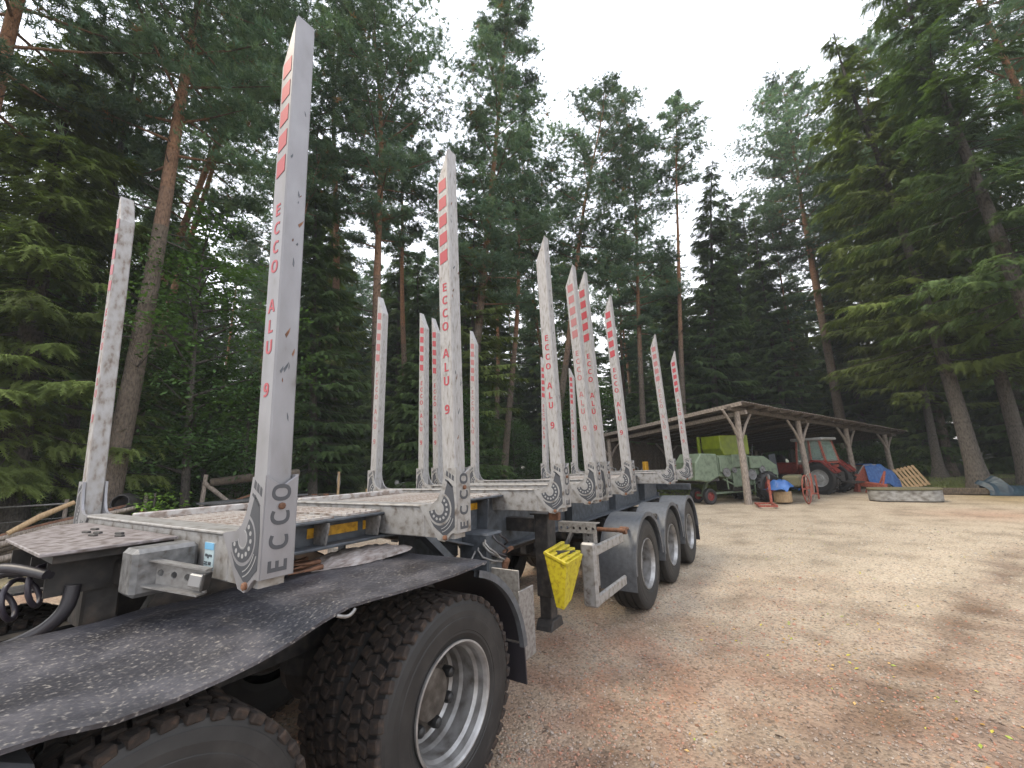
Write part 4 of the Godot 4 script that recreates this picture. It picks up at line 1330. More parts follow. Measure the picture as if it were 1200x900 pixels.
# ---------------------------------------------------------------- truck (its rear end)
func build_truck() -> void:
	var off := Vector3(0, 0, -1)
	var t := thing("tractor_truck", "rear end of a truck with black rubber mudguard sheet over twin drive axles", "truck", Vector3(0, 0, 1))
	var b := B.new()
	for s in [-1.0, 1.0]:
		b.prism(P([[3.0, .80], [3.0, 1.08], [-1.55, 1.08], [-1.85, 1.0], [-1.85, .84], [-1.6, .80]]), s * .40 - .02, s * .40 + .02, XZY)
		b.box(Vector3(s * .38, 1.08, .7), Vector3(.09, .012, 4.5))
	for z in [-1.8, -1.1, -.4, .3, 1.2, 2.2]: b.box(Vector3(0, .94, z), Vector3(.78, .20, .07))
	b.box(Vector3(0, .95, -1.88), Vector3(1.0, .16, .05), Basis(), .006)
	obj("chassis_frame", b, M.black_steel, t, off)
	for z in [-1.09, .26]:
		b = B.new()
		b.tube([Vector3(-.9, .55, z), Vector3(.9, .55, z)], [.10], 12)
		b.blob(Vector3(0, .55, z), Vector3(.26, .24, .26), 8, 12)
		for s in [-1.0, 1.0]: b.box(Vector3(s * .5, .78, z), Vector3(.09, .28, .5), Basis(), .01)
		obj("drive_axle", b, M.black_steel, t, off)
	for z in [-1.09, .26]:
		for s in [1.0, -1.0]:
			build_wheel(t, Vector3(s * 1.065, .565, z) + off, s, true)
			build_wheel(t, Vector3(s * .735, .565, z) + off, s, true)
	# rubber sheet laid over each pair of wheels, sagging along its free edge
	for s in [1.0, -1.0]:
		var edge := [[2.4, 1.20], [1.6, 1.215], [1.0, 1.225], [.75, 1.215], [.57, 1.208], [.48, 1.200], [.37, 1.176], [.23, 1.170], [.10, 1.176], [.0, 1.186], [-.12, 1.208], [-.24, 1.240], [-.36, 1.262], [-.47, 1.258], [-.57, 1.252], [-.8, 1.242], [-1.02, 1.236], [-1.18, 1.240], [-1.31, 1.246]]
		b = B.new()
		var nx := 10
		var rows := []
		for e in edge:
			var row := []
			for i in nx + 1:
				var u := float(i) / nx
				var x := lerpf(.50, 1.272, u)
				var inner: float = 1.262 - .02 * smoothstep(-.6, -1.4, e[0])
				var y := lerpf(inner, e[1], u * u) + .016 * sin(e[0] * 6.0 + u * 3.0) * u * (1 - u) * 2.0 + .006 * sin(e[0] * 17.0) * (1 - u)
				row.append(Vector3(s * x, y, e[0]))
			rows.append(row)
		var nrm := func(j: int, i: int) -> Vector3:
			var dz: Vector3 = rows[mini(j + 1, rows.size() - 1)][i] - rows[maxi(j - 1, 0)][i]
			var dx: Vector3 = rows[j][mini(i + 1, nx)] - rows[j][maxi(i - 1, 0)]
			var m := dz.cross(dx).normalized()
			return m if m.y > 0 else -m
		var dn := Vector3(0, -.012, 0)
		for j in rows.size() - 1:
			for i in nx:
				var p00: Vector3 = rows[j][i]
				var p01: Vector3 = rows[j][i + 1]
				var p10: Vector3 = rows[j + 1][i]
				var p11: Vector3 = rows[j + 1][i + 1]
				var n00: Vector3 = nrm.call(j, i)
				var n01: Vector3 = nrm.call(j, i + 1)
				var n10: Vector3 = nrm.call(j + 1, i)
				var n11: Vector3 = nrm.call(j + 1, i + 1)
				b.tri(p00, p01, p11, n00, n01, n11)
				b.tri(p00, p11, p10, n00, n11, n10)
				b.tri(p00 + dn, p01 + dn, p11 + dn, -n00, -n01, -n11)
				b.tri(p00 + dn, p11 + dn, p10 + dn, -n00, -n11, -n10)
			b.quad(rows[j][nx], rows[j + 1][nx], rows[j + 1][nx] + dn, rows[j][nx] + dn, Vector3(s, 0, 0))
			b.quad(rows[j][0], rows[j + 1][0], rows[j + 1][0] + dn, rows[j][0] + dn, Vector3(-s, 0, 0))
		for i in nx: b.quad(rows[-1][i], rows[-1][i + 1], rows[-1][i + 1] + dn, rows[-1][i] + dn, Vector3(0, 0, -1))
		var sheet := obj("mudguard_sheet", b, M.sheet_rubber, t, off)
		b = B.new()
		var hook := []
		for i in 9: hook.append(Vector3(s * (1.270 + .014 * sin(PI * i / 8.0)), 1.238 - .012 * sin(PI * i / 8.0), -.30 - .085 * i / 8.0))
		b.tube(hook, [.0075], 6)
		obj("sheet_hook", b, M.galvanised, sheet)
		# stiff wing behind the rear wheel, with its rolled outer lip
		b = B.new()
		var c := Vector3(0, .565, -1.09)
		arc_sheet(b, c, .652, s * .56, s * 1.24, 106, 172, .010, 14)
		var rw := obj("rear_wing", b, M.hose_black, t, off)
		b = B.new()
		arc_sheet(b, c, .660, s * 1.225, s * 1.262, 104, 174, .040, 14)
		obj("wing_lip", b, M.fender_plastic, rw)
		b = B.new()
		b.box(Vector3(s * .93, .52, -1.735), Vector3(.64, .24, .012), Basis(Vector3.RIGHT, .06))
		obj("mud_flap", b, M.hose_black, t, off)
		# tail lamp carrier
		b = B.new()
		b.box(Vector3(s * 1.02, .93, -1.86), Vector3(.24, .26, .012), Basis(), .003)
		b.box(Vector3(s * 1.02, .64, -1.93), Vector3(.25, .34, .15), Basis(), .01)
		b.box(Vector3(s * 1.155, .70, -1.92), Vector3(.014, .46, .20), Basis(), .004)
		var tl := obj("tail_lamp_box", b, M.galvanised, t, off)
		b = B.new()
		b.box(Vector3(s * 1.02, .66, -2.013), Vector3(.21, .20, .02), Basis(), .006)
		obj("tail_lamp", b, M.lens_red, tl)
	# grey plastic panel low at the front of the mudguard
	b = B.new()
	b.box(Vector3(1.10, 1.02, .74), Vector3(.34, .20, .52), Basis(Vector3.RIGHT, .25), .07)
	obj("wing_panel", b, M.fender_plastic, t, off)
	# fifth wheel, catwalk
	b = B.new()
	b.prism(P([[.30, .24], [.40, .10], [.42, -.35], [.24, -.62], [.06, -.62], [.05, -.2], [-.05, -.2], [-.06, -.62], [-.24, -.62], [-.42, -.35], [-.40, .10], [-.30, .24]]), 1.36, 1.40, XZ, .005)
	for s in [-1.0, 1.0]: b.prism(P([[.12, 1.09], [-.02, 1.36], [-.30, 1.36], [-.48, 1.09]]), s * .34 - .03, s * .34 + .03, XZY)
	obj("fifth_wheel", b, M.black_steel, t, off)
	b = B.new()
	b.box(Vector3(.08, 1.085, 1.35), Vector3(.80, .02, 1.6), Basis(), .003)
	obj("catwalk_plate", b, M.bleached_wood, t, off)
	b = B.new()
	b.box(Vector3(.28, 1.30, .20), Vector3(.18, .18, .12), Basis(), .01)
	obj("frame_bracket", b, M.black_steel, t, off)
	# air lines to the trailer
	for q in [[[Vector3(.50, 1.47, .40), Vector3(.36, 1.50, .50), Vector3(.22, 1.44, .58), Vector3(.10, 1.36, .68), Vector3(.0, 1.33, .86), Vector3(-.1, 1.36, 1.2)], .017], [[Vector3(.46, 1.46, .38), Vector3(.30, 1.47, .47), Vector3(.16, 1.40, .56), Vector3(.04, 1.31, .66), Vector3(-.05, 1.27, .9)], .014], [[Vector3(.40, 1.40, .30), Vector3(.40, 1.30, .32), Vector3(.34, 1.22, .40), Vector3(.20, 1.17, .55), Vector3(.05, 1.17, .80), Vector3(-.05, 1.2, 1.2)], .026]]:
		b = B.new()
		var cv := Curve3D.new()
		cv.bake_interval = .03
		for i in q[0].size():
			var tg: Vector3 = (q[0][mini(i + 1, q[0].size() - 1)] - q[0][maxi(i - 1, 0)]) * .18
			cv.add_point(q[0][i], -tg, tg)
		b.tube(Array(cv.get_baked_points()), [q[1]], 8)
		obj("air_hose", b, M.hose_black, t, off)
	b = B.new()
	var pts := []
	var c0 := Vector3(.36, 1.43, .36)
	var c1 := Vector3(.12, 1.28, .72)
	var ax := (c1 - c0).normalized()
	var u := ax.cross(Vector3.UP).normalized()
	var w := u.cross(ax)
	for i in 97:
		var s := i / 96.0
		var a := s * TAU * 6.5
		pts.append(c0.lerp(c1, s) + Vector3(0, -.04 * sin(PI * s), 0) + (u * cos(a) + w * sin(a)) * .066)
	b.tube(pts, [.0095], 7)
	obj("coiled_air_line", b, M.hose_purple, t, off)
	# split piece of firewood left lying on the mudguard
	b = B.new()
	var g := RandomNumberGenerator.new()
	g.seed = 5
	var lp := []
	var n := 16
	for i in n + 1:
		var s := float(i) / n
		var z := lerpf(-.62, -1.34, s)
		var wd := .15 * (.25 + .75 * sin(PI * clampf(s * .9 + .08, 0, 1)))
		var ring := []
		for k in 9:
			var a := PI * k / 8.0
			ring.append(Vector3(.50 + s * .06 + cos(a) * wd * g.randf_range(.92, 1.08), 1.262 + maxf(0.0, sin(a)) * wd * .48 * g.randf_range(.85, 1.15), z + g.randf_range(-.012, .012)))
		lp.append(ring)
	for i in n:
		for k in 8:
			b.quad(lp[i][k], lp[i][k + 1], lp[i + 1][k + 1], lp[i + 1][k], (lp[i][k] + lp[i + 1][k + 1]) * .5 - Vector3(.53, 1.22, (lp[i][k].z + lp[i + 1][k].z) * .5))
	for k in 7: b.ftri(lp[0][0], lp[0][k + 1], lp[0][k + 2] if k < 7 else lp[0][8], Vector3(0, 0, 1))
	var lg := obj("split_log", b, M.bleached_wood, self)
	tag(lg, "pale weathered split log lying on the truck's mudguard sheet", "log")
	b = B.new()
	for k in 7:
		var p := Vector3(.46 + .025 * k, 1.27 + g.randf() * .05, -.66)
		b.tube([p, p + Vector3(g.randf_range(-.03, .03), g.randf_range(-.01, .03), g.randf_range(.08, .20))], [.016, .003], 4)
	obj("splintered_end", b, M.rusty_steel, lg)

# ---------------------------------------------------------------- open shed
const SHED := Vector3(1.31, 0, -17.7)
const SHED_TURN := 1.1168

func in_shed(x: float, y: float, z: float) -> Vector3:
	return SHED + Basis(Vector3.UP, SHED_TURN) * Vector3(x, y, z)

func roof_y(x: float, z: float) -> float:
	return 3.74 - .063 * x + .082 * z

func build_shed() -> void:
	var t := thing("open_shed", "open-fronted timber machinery shed with a corrugated mono-pitch roof on round posts", "shed", SHED, SHED_TURN)
	var g := RandomNumberGenerator.new()
	g.seed = 31
	for row in [0.0, -7.2]:
		for i in 4:
			var x := 4.56 * i
			var h := roof_y(x, row) - .22
			var b := B.new()
			var l := g.randf_range(-.10, .06)
			b.tube([Vector3(x + l, -.2, row), Vector3(x + l * .6, h * .35, row + .02), Vector3(x + l * .2, h * .7, row - .01), Vector3(x, h, row)], [.14, .125, .115, .105], 10)
			var p := obj("post", b, M.grey_timber, t)
			for s in [-1.0, 1.0]:
				b = B.new()
				b.tube([Vector3(x + .02 * s, h * .66, row), Vector3(x + s * .45, h * .85, row + .02), Vector3(x + s * .92, h - .02 - .058 * s, row)], [.06, .055, .05], 8)
				obj("brace", b, M.grey_timber, p)
		var bb := B.new()
		bb.bar(Vector3(-.5, roof_y(-.5, row) - .15, row), Vector3(15.1, roof_y(15.1, row) - .15, row), .16, .17, Vector3.UP, .01)
		obj("wall_plate", bb, M.dark_timber, t)
	for i in 4:
		var x := 4.56 * i
		var b := B.new()
		b.bar(Vector3(x + .14, roof_y(x, .3) - .30, .3), Vector3(x + .14, roof_y(x, -7.5) - .30, -7.5), .14, .16, Vector3.UP, .01)
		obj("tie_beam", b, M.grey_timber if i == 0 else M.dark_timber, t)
	for i in 18:
		var x := -.35 + i * .91
		var b := B.new()
		b.bar(Vector3(x, roof_y(x, .44) - .075, .44), Vector3(x, roof_y(x, -7.55) - .075, -7.55), .075, .11, Vector3.UP, .004)
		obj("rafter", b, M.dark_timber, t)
	for i in 15:
		var b := B.new()
		var x0 := -.42 + i * 1.05
		var lift := g.randf_range(0.0, .012)
		var zf := .52 + g.randf_range(-.03, .05)
		var pts := []
		var nn := 30
		for k in nn + 1:
			var x := x0 + 1.08 * k / nn
			pts.append(Vector2(x, .020 * sin(TAU * k / 5.0) + lift))
		for k in nn:
			var q: Vector2 = pts[k]
			var w: Vector2 = pts[k + 1]
			for s in [[0.0, 1.0], [-.006, -1.0]]:
				b.quad(Vector3(q.x, roof_y(q.x, zf) + q.y + s[0], zf), Vector3(w.x, roof_y(w.x, zf) + w.y + s[0], zf), Vector3(w.x, roof_y(w.x, -7.65) + w.y + s[0], -7.65), Vector3(q.x, roof_y(q.x, -7.65) + q.y + s[0], -7.65), Vector3(0, s[1], 0))
			b.quad(Vector3(q.x, roof_y(q.x, zf) + q.y, zf), Vector3(w.x, roof_y(w.x, zf) + w.y, zf), Vector3(w.x, roof_y(w.x, zf) + w.y - .006, zf), Vector3(q.x, roof_y(q.x, zf) + q.y - .006, zf), Vector3(0, 0, 1))
		obj("roof_sheet", b, M.roof_sheet, t)
	var b := B.new()
	b.bar(Vector3(-.45, roof_y(-.45, .5) - .06, .5), Vector3(-.45, roof_y(-.45, -7.6) - .06, -7.6), .03, .15, Vector3.UP, .004)
	obj("verge_board", b, M.grey_timber, t)
	for i in 50:
		b = B.new()
		var x := -.2 + i * .285
		var h := roof_y(x, -7.3) - .25 - g.randf_range(0, .06)
		b.box(Vector3(x, h * .5, -7.36 + g.randf_range(-.01, .01)), Vector3(.265, h, .025), Basis(Vector3.BACK, g.randf_range(-.006, .006)))
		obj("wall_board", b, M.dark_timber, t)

func wheel_simple(parent: Node3D, at: Vector3, r: float, w: float, hub: float, axis: Vector3, rim: Material, lugs := 0) -> void:
	var x := axis.normalized()
	var z := x.cross(Vector3.UP).normalized()
	var xf := Transform3D(Basis(x, Vector3.UP, z), Vector3.ZERO)
	var b := B.new()
	var h := w * .5
	b.lathe([Vector2(hub, -h * .8), Vector2(r * .8, -h), Vector2(r * .95, -h * .85), Vector2(r, -h * .5), Vector2(r, h * .5), Vector2(r * .95, h * .85), Vector2(r * .8, h), Vector2(hub, h * .8)], xf, 28)
	for k in lugs:
		for s in [-1.0, 1.0]:
			var a: float = TAU * (k + .25 * s) / lugs
			var d: Vector3 = xf.basis * Vector3(0, cos(a), sin(a))
			var tg: Vector3 = xf.basis * Vector3(0, -sin(a), cos(a))
			b.box(d * (r + .01) + x * s * h * .48, Vector3(h * .95, .05, .06), Basis(x, d, tg).rotated(d, .6 * s))
	var o := obj("wheel", b, M.tyre_side, parent, at)
	b = B.new()
	b.lathe([Vector2(0, -h * .5), Vector2(hub * .9, -h * .5), Vector2(hub, -h * .84), Vector2(hub * 1.04, -h * .84), Vector2(hub * 1.04, h * .84), Vector2(hub, h * .84), Vector2(hub * .9, h * .35), Vector2(hub * .45, h * .35), Vector2(hub * .4, h * .6), Vector2(0, h * .6)], xf, 24)
	obj("rim", b, rim, o)

func sag_cloth(b: B, nx: int, nz: int, f: Callable) -> void:
	for i in nx:
		for k in nz:
			var p: Array = []
			for q in [[i, k], [i + 1, k], [i + 1, k + 1], [i, k + 1]]: p.append(f.call(float(q[0]) / nx, float(q[1]) / nz))
			b.quad(p[0], p[1], p[2], p[3], Vector3.UP)

func build_machines() -> void:
	# combine harvester, rear end sticking out of the shed's open gable
	var t := thing("combine_harvester", "old pale green combine harvester with lime green grain tank and small red-rimmed rear wheels", "combine harvester", in_shed(-.62, 0, -1.35), SHED_TURN - .30)
	t.scale = Vector3(.84, .92, .84)
	var b := B.new()
	b.prism(P([[-1.05, 1.02], [-.95, 1.75], [-.62, 2.12], [.22, 2.08], [.22, 1.12], [-.3, .92]]), -.80, .80, Transform3D(), .05)
	var hood := obj("rear_hood", b, M.pale_green, t)
	b = B.new()
	b.prism(P([[.25, 1.15], [.25, 2.02], [2.9, 1.92], [3.6, 1.5], [3.6, .75], [2.0, .70], [1.1, .95]]), -.72, .72, Transform3D(), .03)
	obj("body", b, M.pale_green, t)
	b = B.new()
	b.prism(P([[.85, 2.0], [.70, 2.30], [.70, 2.86], [2.3, 2.86], [2.3, 2.0]]), -.80, .55, Transform3D(), .03)
	b.box(Vector3(.60, 2.45, -.86), Vector3(.12, .85, .12), Basis(), .01)
	obj("grain_tank", b, M.lime_green, t)
	b = B.new()
	b.box(Vector3(1.45, 1.75, .78), Vector3(.85, .55, .10), Basis(), .03)
	b.box(Vector3(1.35, 1.05, .76), Vector3(.75, .75, .06), Basis(), .02)
	b.box(Vector3(.75, 1.62, .765), Vector3(.82, .62, .05), Basis(), .02)
	b.box(Vector3(2.25, 1.65, .80), Vector3(.60, .50, .14), Basis(), .03)
	obj("side_panel", b, M.pale_green, t)
	for q in [[.62, 1.30, .19], [1.05, 1.38, .12], [2.0, 1.15, .22], [2.6, 1.35, .16]]:
		b = B.new()
		b.lathe([Vector2(q[2], -.03), Vector2(q[2] * 1.02, 0), Vector2(q[2], .03), Vector2(q[2] * .8, .01), Vector2(.04, .01), Vector2(.03, .05), Vector2(0, .05)], Transform3D(Basis(Vector3.BACK, Vector3.UP, Vector3.LEFT), Vector3(q[0], q[1], .84)), 20)
		obj("pulley", b, M.grey_steel, t)
	b = B.new()
	b.bar(Vector3(.5, 1.02, .70), Vector3(1.2, .68, .74), .08, .06)
	b.bar(Vector3(.6, 1.2, .78), Vector3(.66, .6, .78), .05, .05)
	b.bar(Vector3(-.15, .34, -.42), Vector3(-.15, .34, .42), .10, .10)
	b.bar(Vector3(-.15, .4, 0), Vector3(.2, 1.0, 0), .14, .10)
	b.bar(Vector3(.1, .42, .3), Vector3(2.6, .50, .66), .06, .08)
	b.bar(Vector3(1.6, .4, .8), Vector3(1.6, 1.1, .8), .05, .05)
	b.bar(Vector3(2.1, .4, .8), Vector3(2.1, 1.1, .8), .05, .05)
	obj("running_gear", b, M.pale_green, t)
	b = B.new()
	b.box(Vector3(1.9, .75, 0), Vector3(1.6, .55, 1.2), Basis(), .05)
	b.box(Vector3(-.2, 1.0, 0), Vector3(1.0, .12, 1.4), Basis(), .02)
	obj("sieve_box", b, M.black_steel, t)
	for s in [-1.0, 1.0]:
		wheel_simple(t, Vector3(-.15, .33, .46 * s), .33, .24, .17, Vector3(0, 0, s), M.tractor_red)
		wheel_simple(t, Vector3(2.75, .62, .85 * s), .62, .42, .30, Vector3(0, 0, s), M.tractor_red, 16)
	# tractor parked in the second bay, rear outwards
	t = thing("tractor", "red tractor with white cab roof parked rear outwards in the shed", "tractor", in_shed(6.15, 0, .15), SHED_TURN)
	for s in [-1.0, 1.0]:
		wheel_simple(t, Vector3(.72 * s, .70, 0), .69, .40, .36, Vector3(s, 0, 0), M.cab_white, 20)
		wheel_simple(t, Vector3(.66 * s, .45, -2.1), .45, .28, .22, Vector3(s, 0, 0), M.cab_white, 14)
		b = B.new()
		b.prism(P([[-.62, 1.02], [-.52, 1.30], [-.15, 1.50], [.25, 1.46], [.62, 1.05], [.70, .92], [.62, .92], [.2, 1.38], [-.15, 1.42], [-.45, 1.24], [-.54, 1.02]]), s * .52, s * .95, XZY, .01)
		b.box(Vector3(s * .74, 1.14, .60), Vector3(.42, .46, .03), Basis(Vector3.RIGHT, -.75), .01)
		var fd := obj("fender", b, M.tractor_red, t)
		b = B.new()
		b.box(Vector3(s * .74, 1.30, .55), Vector3(.16, .12, .05), Basis(Vector3.RIGHT, -.75), .01)
		obj("rear_lamp", b, M.black_steel, fd)
	b = B.new()
	b.box(Vector3(0, 1.12, -1.85), Vector3(.66, .55, 1.65), Basis(), .06)
	b.box(Vector3(0, 1.05, -.9), Vector3(.95, .5, .2), Basis(), .03)
	obj("bonnet", b, M.tractor_red, t)
	b = B.new()
	b.box(Vector3(0, .68, -.9), Vector3(.5, .45, 2.2), Basis(), .05)
	b.box(Vector3(0, .72, .35), Vector3(.55, .5, .4), Basis(), .05)
	for s in [-1.0, 1.0]: b.bar(Vector3(.3 * s, .55, .4), Vector3(.36 * s, .5, 1.15), .06, .06)
	b.bar(Vector3(-.4, .5, 1.15), Vector3(.4, .5, 1.15), .05, .05)
	b.tube([Vector3(.30, 1.3, -1.6), Vector3(.30, 2.15, -1.6)], [.035], 8)
	obj("gearbox", b, M.black_steel, t)
	b = B.new()
	for s in [-1.0, 1.0]:
		b.bar(Vector3(.62 * s, 1.35, .28), Vector3(.56 * s, 2.34, .10), .07, .07)
		b.bar(Vector3(.60 * s, 1.1, -.95), Vector3(.54 * s, 2.34, -.85), .07, .07)
		b.bar(Vector3(.62 * s, 1.2, -.30), Vector3(.57 * s, 2.34, -.32), .05, .05)
	b.bar(Vector3(-.62, 1.36, .28), Vector3(.62, 1.36, .28), .06, .08)
	b.box(Vector3(0, 1.2, -.3), Vector3(1.16, .12, 1.15))
	obj("cab_frame", b, M.rust_red, t)
	b = B.new()
	b.box(Vector3(0, 2.42, -.38), Vector3(1.34, .13, 1.36), Basis(), .05)
	obj("cab_roof", b, M.cab_white, t)
	b = B.new()
	for s in [-1.0, 1.0]:
		b.quad(Vector3(.60 * s, 1.32, .24), Vector3(.60 * s, 1.32, -.90), Vector3(.555 * s, 2.34, -.82), Vector3(.565 * s, 2.34, .12), Vector3(s, 0, 0))
	b.quad(Vector3(-.60, 1.42, .27), Vector3(.60, 1.42, .27), Vector3(.56, 2.34, .11), Vector3(-.56, 2.34, .11), Vector3(0, 0, 1))
	obj("cab_window", b, M.cab_glass, t)
	b = B.new()
	b.box(Vector3(0, 1.55, -.25), Vector3(.48, .10, .45), Basis(), .03)
	b.box(Vector3(0, 1.85, -.02), Vector3(.46, .5, .10), Basis(), .03)
	obj("driver_seat", b, M.black_steel, t)
	# dark tangle of an old implement in the first bay
	t = thing("hay_tedder", "dark old hay machine of bent rods and tines standing inside the first shed bay", "hay machine", in_shed(2.7, 0, -1.2), SHED_TURN)
	b = B.new()
	b.box(Vector3(0, 1.1, 0), Vector3(1.8, .10, .12))
	b.box(Vector3(0, .8, -.5), Vector3(1.6, .9, .6), Basis(), .04)
	b.bar(Vector3(-.8, .1, 0), Vector3(-.7, 1.9, 0), .08, .08)
	b.bar(Vector3(.8, .1, 0), Vector3(.7, 1.9, 0), .08, .08)
	obj("tedder_frame", b, M.black_steel, t)
	var g := RandomNumberGenerator.new()
	g.seed = 13
	for k in 16:
		b = B.new()
		var a := Vector3(g.randf_range(-.8, .7), g.randf_range(1.0, 2.0), g.randf_range(-.2, .3))
		var e := a + Vector3(g.randf_range(-.5, .5), g.randf_range(-.5, .5), g.randf_range(-.1, .2))
		b.tube([a, a.lerp(e, .5) + Vector3(0, .10, 0), e], [.018], 5)
		obj("tine", b, M.galvanised if k % 3 == 0 else M.grey_steel, t)
	b = B.new()
	b.box(Vector3(1.25, 1.35, .2), Vector3(.52, .95, .05), Basis(Vector3.BACK, .12), .02)
	b.box(Vector3(1.25, 1.35, .235), Vector3(.46, .03, .02), Basis(Vector3.BACK, .12))
	obj("shield_panel", b, M.frame_paint, t)
	# grey implement deeper at the left end
	t = thing("disc_harrow", "dim grey implement with bent frame tubes at the left end of the shed", "implement", in_shed(-1.6, 0, -4.6), SHED_TURN)
	b = B.new()
	for k in 4:
		b.tube([Vector3(-1.2 + k * .7, .2, 0), Vector3(-1.2 + k * .7, 1.2, .05), Vector3(-1.0 + k * .7, 1.5, .1), Vector3(-.7 + k * .7, 1.45, .1), Vector3(-.6 + k * .7, .3, .2)], [.035], 6)
	b.box(Vector3(0, .55, 0), Vector3(2.6, .14, .8), Basis(), .03)
	obj("implement_frame", b, M.grey_steel, t)
	b = B.new()
	b.box(Vector3(1.0, 1.45, .3), Vector3(.22, .5, .2), Basis(), .03)
	obj("yellow_hopper", b, M.reflector_yellow, t)
	for k in 6:
		b = B.new()
		b.lathe([Vector2(0, -.01), Vector2(.26, .02), Vector2(.26, .03), Vector2(0, 0)], Transform3D(Basis(), Vector3(-1.1 + k * .4, .27, .35)), 16)
		obj("disc", b, M.rusty_steel, t)
	# red frame, wheel rake
	t = thing("steel_frame", "low red steel frame with one upright standing before the first shed post", "frame", in_shed(-.45, 0, 1.15), SHED_TURN + .65)
	b = B.new()
	b.box(Vector3(0, .09, 0), Vector3(1.0, .07, .07))
	b.box(Vector3(0, .09, -.5), Vector3(1.0, .07, .07))
	for x in [-.48, .48]: b.box(Vector3(x, .09, -.25), Vector3(.06, .06, .5))
	b.box(Vector3(.47, .55, 0), Vector3(.08, .95, .08))
	obj("base", b, M.rust_red, t)
	b = B.new()
	b.box(Vector3(.30, 1.02, 0), Vector3(.26, .17, .05), Basis(), .01)
	obj("hitch_plate", b, M.grey_steel, t)
	t = thing("drum", "drum under a bright blue plastic sheet beside the first shed post", "drum", in_shed(.95, 0, .75), SHED_TURN)
	b = B.new()
	b.lathe([Vector2(0, .05), Vector2(.28, .05), Vector2(.30, .08), Vector2(.30, .42), Vector2(.28, .45), Vector2(0, .45)], Transform3D(Basis(Vector3.UP, Vector3.RIGHT, Vector3.BACK), Vector3.ZERO), 20)
	obj("barrel", b, M.fresh_timber, t)
	b = B.new()
	sag_cloth(b, 16, 12, func(u: float, v: float) -> Vector3:
		var x := (u - .5) * 1.15
		var z := (v - .5) * .8
		var r := Vector2(x, z).length()
		return Vector3(x, .98 - .45 * smoothstep(.22, .62, r) - .15 * sin(u * 3.1) + .03 * sin(u * 17.0 + v * 9.0), z))
	obj("plastic_sheet", b, M.tarp_blue, t)
	t = thing("hay_rake", "rusty wheel rake with two thin spoked wheels in front of the tractor", "hay rake", in_shed(1.85, 0, 1.15), SHED_TURN + .35)
	for k in 2:
		b = B.new()
		var c := Vector3(-.75 + k * 1.35, .52, .1)
		var ring := []
		for i in 29:
			var a := TAU * i / 28.0
			ring.append(c + Vector3(cos(a) * .50, sin(a) * .50, .08 * cos(a)))
		b.tube(ring, [.020], 6, false)
		for i in 8:
			var a := TAU * i / 8.0
			b.tube([c, c + Vector3(cos(a) * .50, sin(a) * .50, .08 * cos(a))], [.010], 4)
		obj("rake_wheel", b, M.rust_red if k == 0 else M.grey_timber, t)
	b = B.new()
	b.box(Vector3(0, .80, -.35), Vector3(1.5, .40, .55), Basis(), .06)
	obj("seed_box", b, M.moss, t)
	b = B.new()
	b.bar(Vector3(-.9, .52, 0), Vector3(.9, .52, .1), .06, .06)
	b.bar(Vector3(.2, .3, .2), Vector3(.3, 1.05, .2), .05, .05)
	b.bar(Vector3(.1, .3, .15), Vector3(.6, .28, .3), .05, .05)
	b.bar(Vector3(.95, .05, .3), Vector3(.8, .95, .3), .06, .06)
	obj("rake_frame", b, M.rust_red, t)
	# rusty plough beam, covered car, pallet, trough, sleeper, tarpaulin pile, container
	t = thing("plough", "rusty red plough beam lying on the grass by the third shed post", "plough", in_shed(6.9, 0, 1.35), SHED_TURN + .9)
	b = B.new()
	b.box(Vector3(0, .36, 0), Vector3(1.9, .22, .16), Basis(Vector3.BACK, .04), .02)
	b.bar(Vector3(-.8, .4, 0), Vector3(-.9, .95, .1), .06, .06)
	b.bar(Vector3(-.6, .4, 0), Vector3(-.9, .95, .1), .05, .05)
	obj("plough_beam", b, M.rust_red, t)
	for k in 3:
		b = B.new()
		b.prism(P([[-.7 + k * .6, .36], [-.5 + k * .6, .36], [-.35 + k * .6, .02], [-.62 + k * .6, .02]]), -.06, .06, Transform3D(Basis(Vector3.UP, .2), Vector3.ZERO), .01)
		obj("ploughshare", b, M.rust_red, t)
	t = thing("covered_car", "car half hidden under a blue tarpaulin at the right bay of the shed", "car", in_shed(9.7, 0, .2), SHED_TURN - .5)
	t.scale = Vector3(.66, .80, .66)
	b = B.new()
	b.prism(P([[-1.8, .25], [-1.85, .75], [-1.1, .90], [-.55, 1.38], [.5, 1.40], [1.1, .92], [1.7, .85], [1.75, .25]]), -.75, .75, Transform3D(), .06)
	obj("car_body", b, M.rust_red, t)
	b = B.new()
	b.prism(P([[-1.08, .94], [-.60, 1.36], [-.56, 1.36], [-1.04, .94]]), -.68, .68, Transform3D(), .004)
	obj("windscreen", b, M.dirty_pane, t)
	b = B.new()
	b.bar(Vector3(-1.12, .92, .74), Vector3(-.57, 1.40, .68), .05, .04)
	b.bar(Vector3(-.57, 1.41, .70), Vector3(.4, 1.42, .70), .05, .04)
	obj("car_pillar", b, M.cab_white, t)
	b = B.new()
	sag_cloth(b, 20, 16, func(u: float, v: float) -> Vector3:
		var x := lerpf(-.55, 1.9, u)
		var z := lerpf(-1.1, 1.25, v)
		var top := 1.46 if x < .5 else lerpf(1.46, .95, smoothstep(.5, 1.8, x))
		var y := top - 1.15 * smoothstep(.74, 1.05, absf(z)) + .03 * sin(u * 21.0 + v * 4.0)
		return Vector3(x + .05 * sin(v * 12.0), y - .35 * smoothstep(1.6, 1.9, x), z))
	obj("tarpaulin", b, M.tarp_blue, t)
	t = thing("pallet", "new wooden pallet leaning on edge beside the shed", "pallet", in_shed(10.9, 0, 1.75), 0.25)
	var lean := Basis(Vector3.RIGHT, -.55) * Basis(Vector3.BACK, .25)
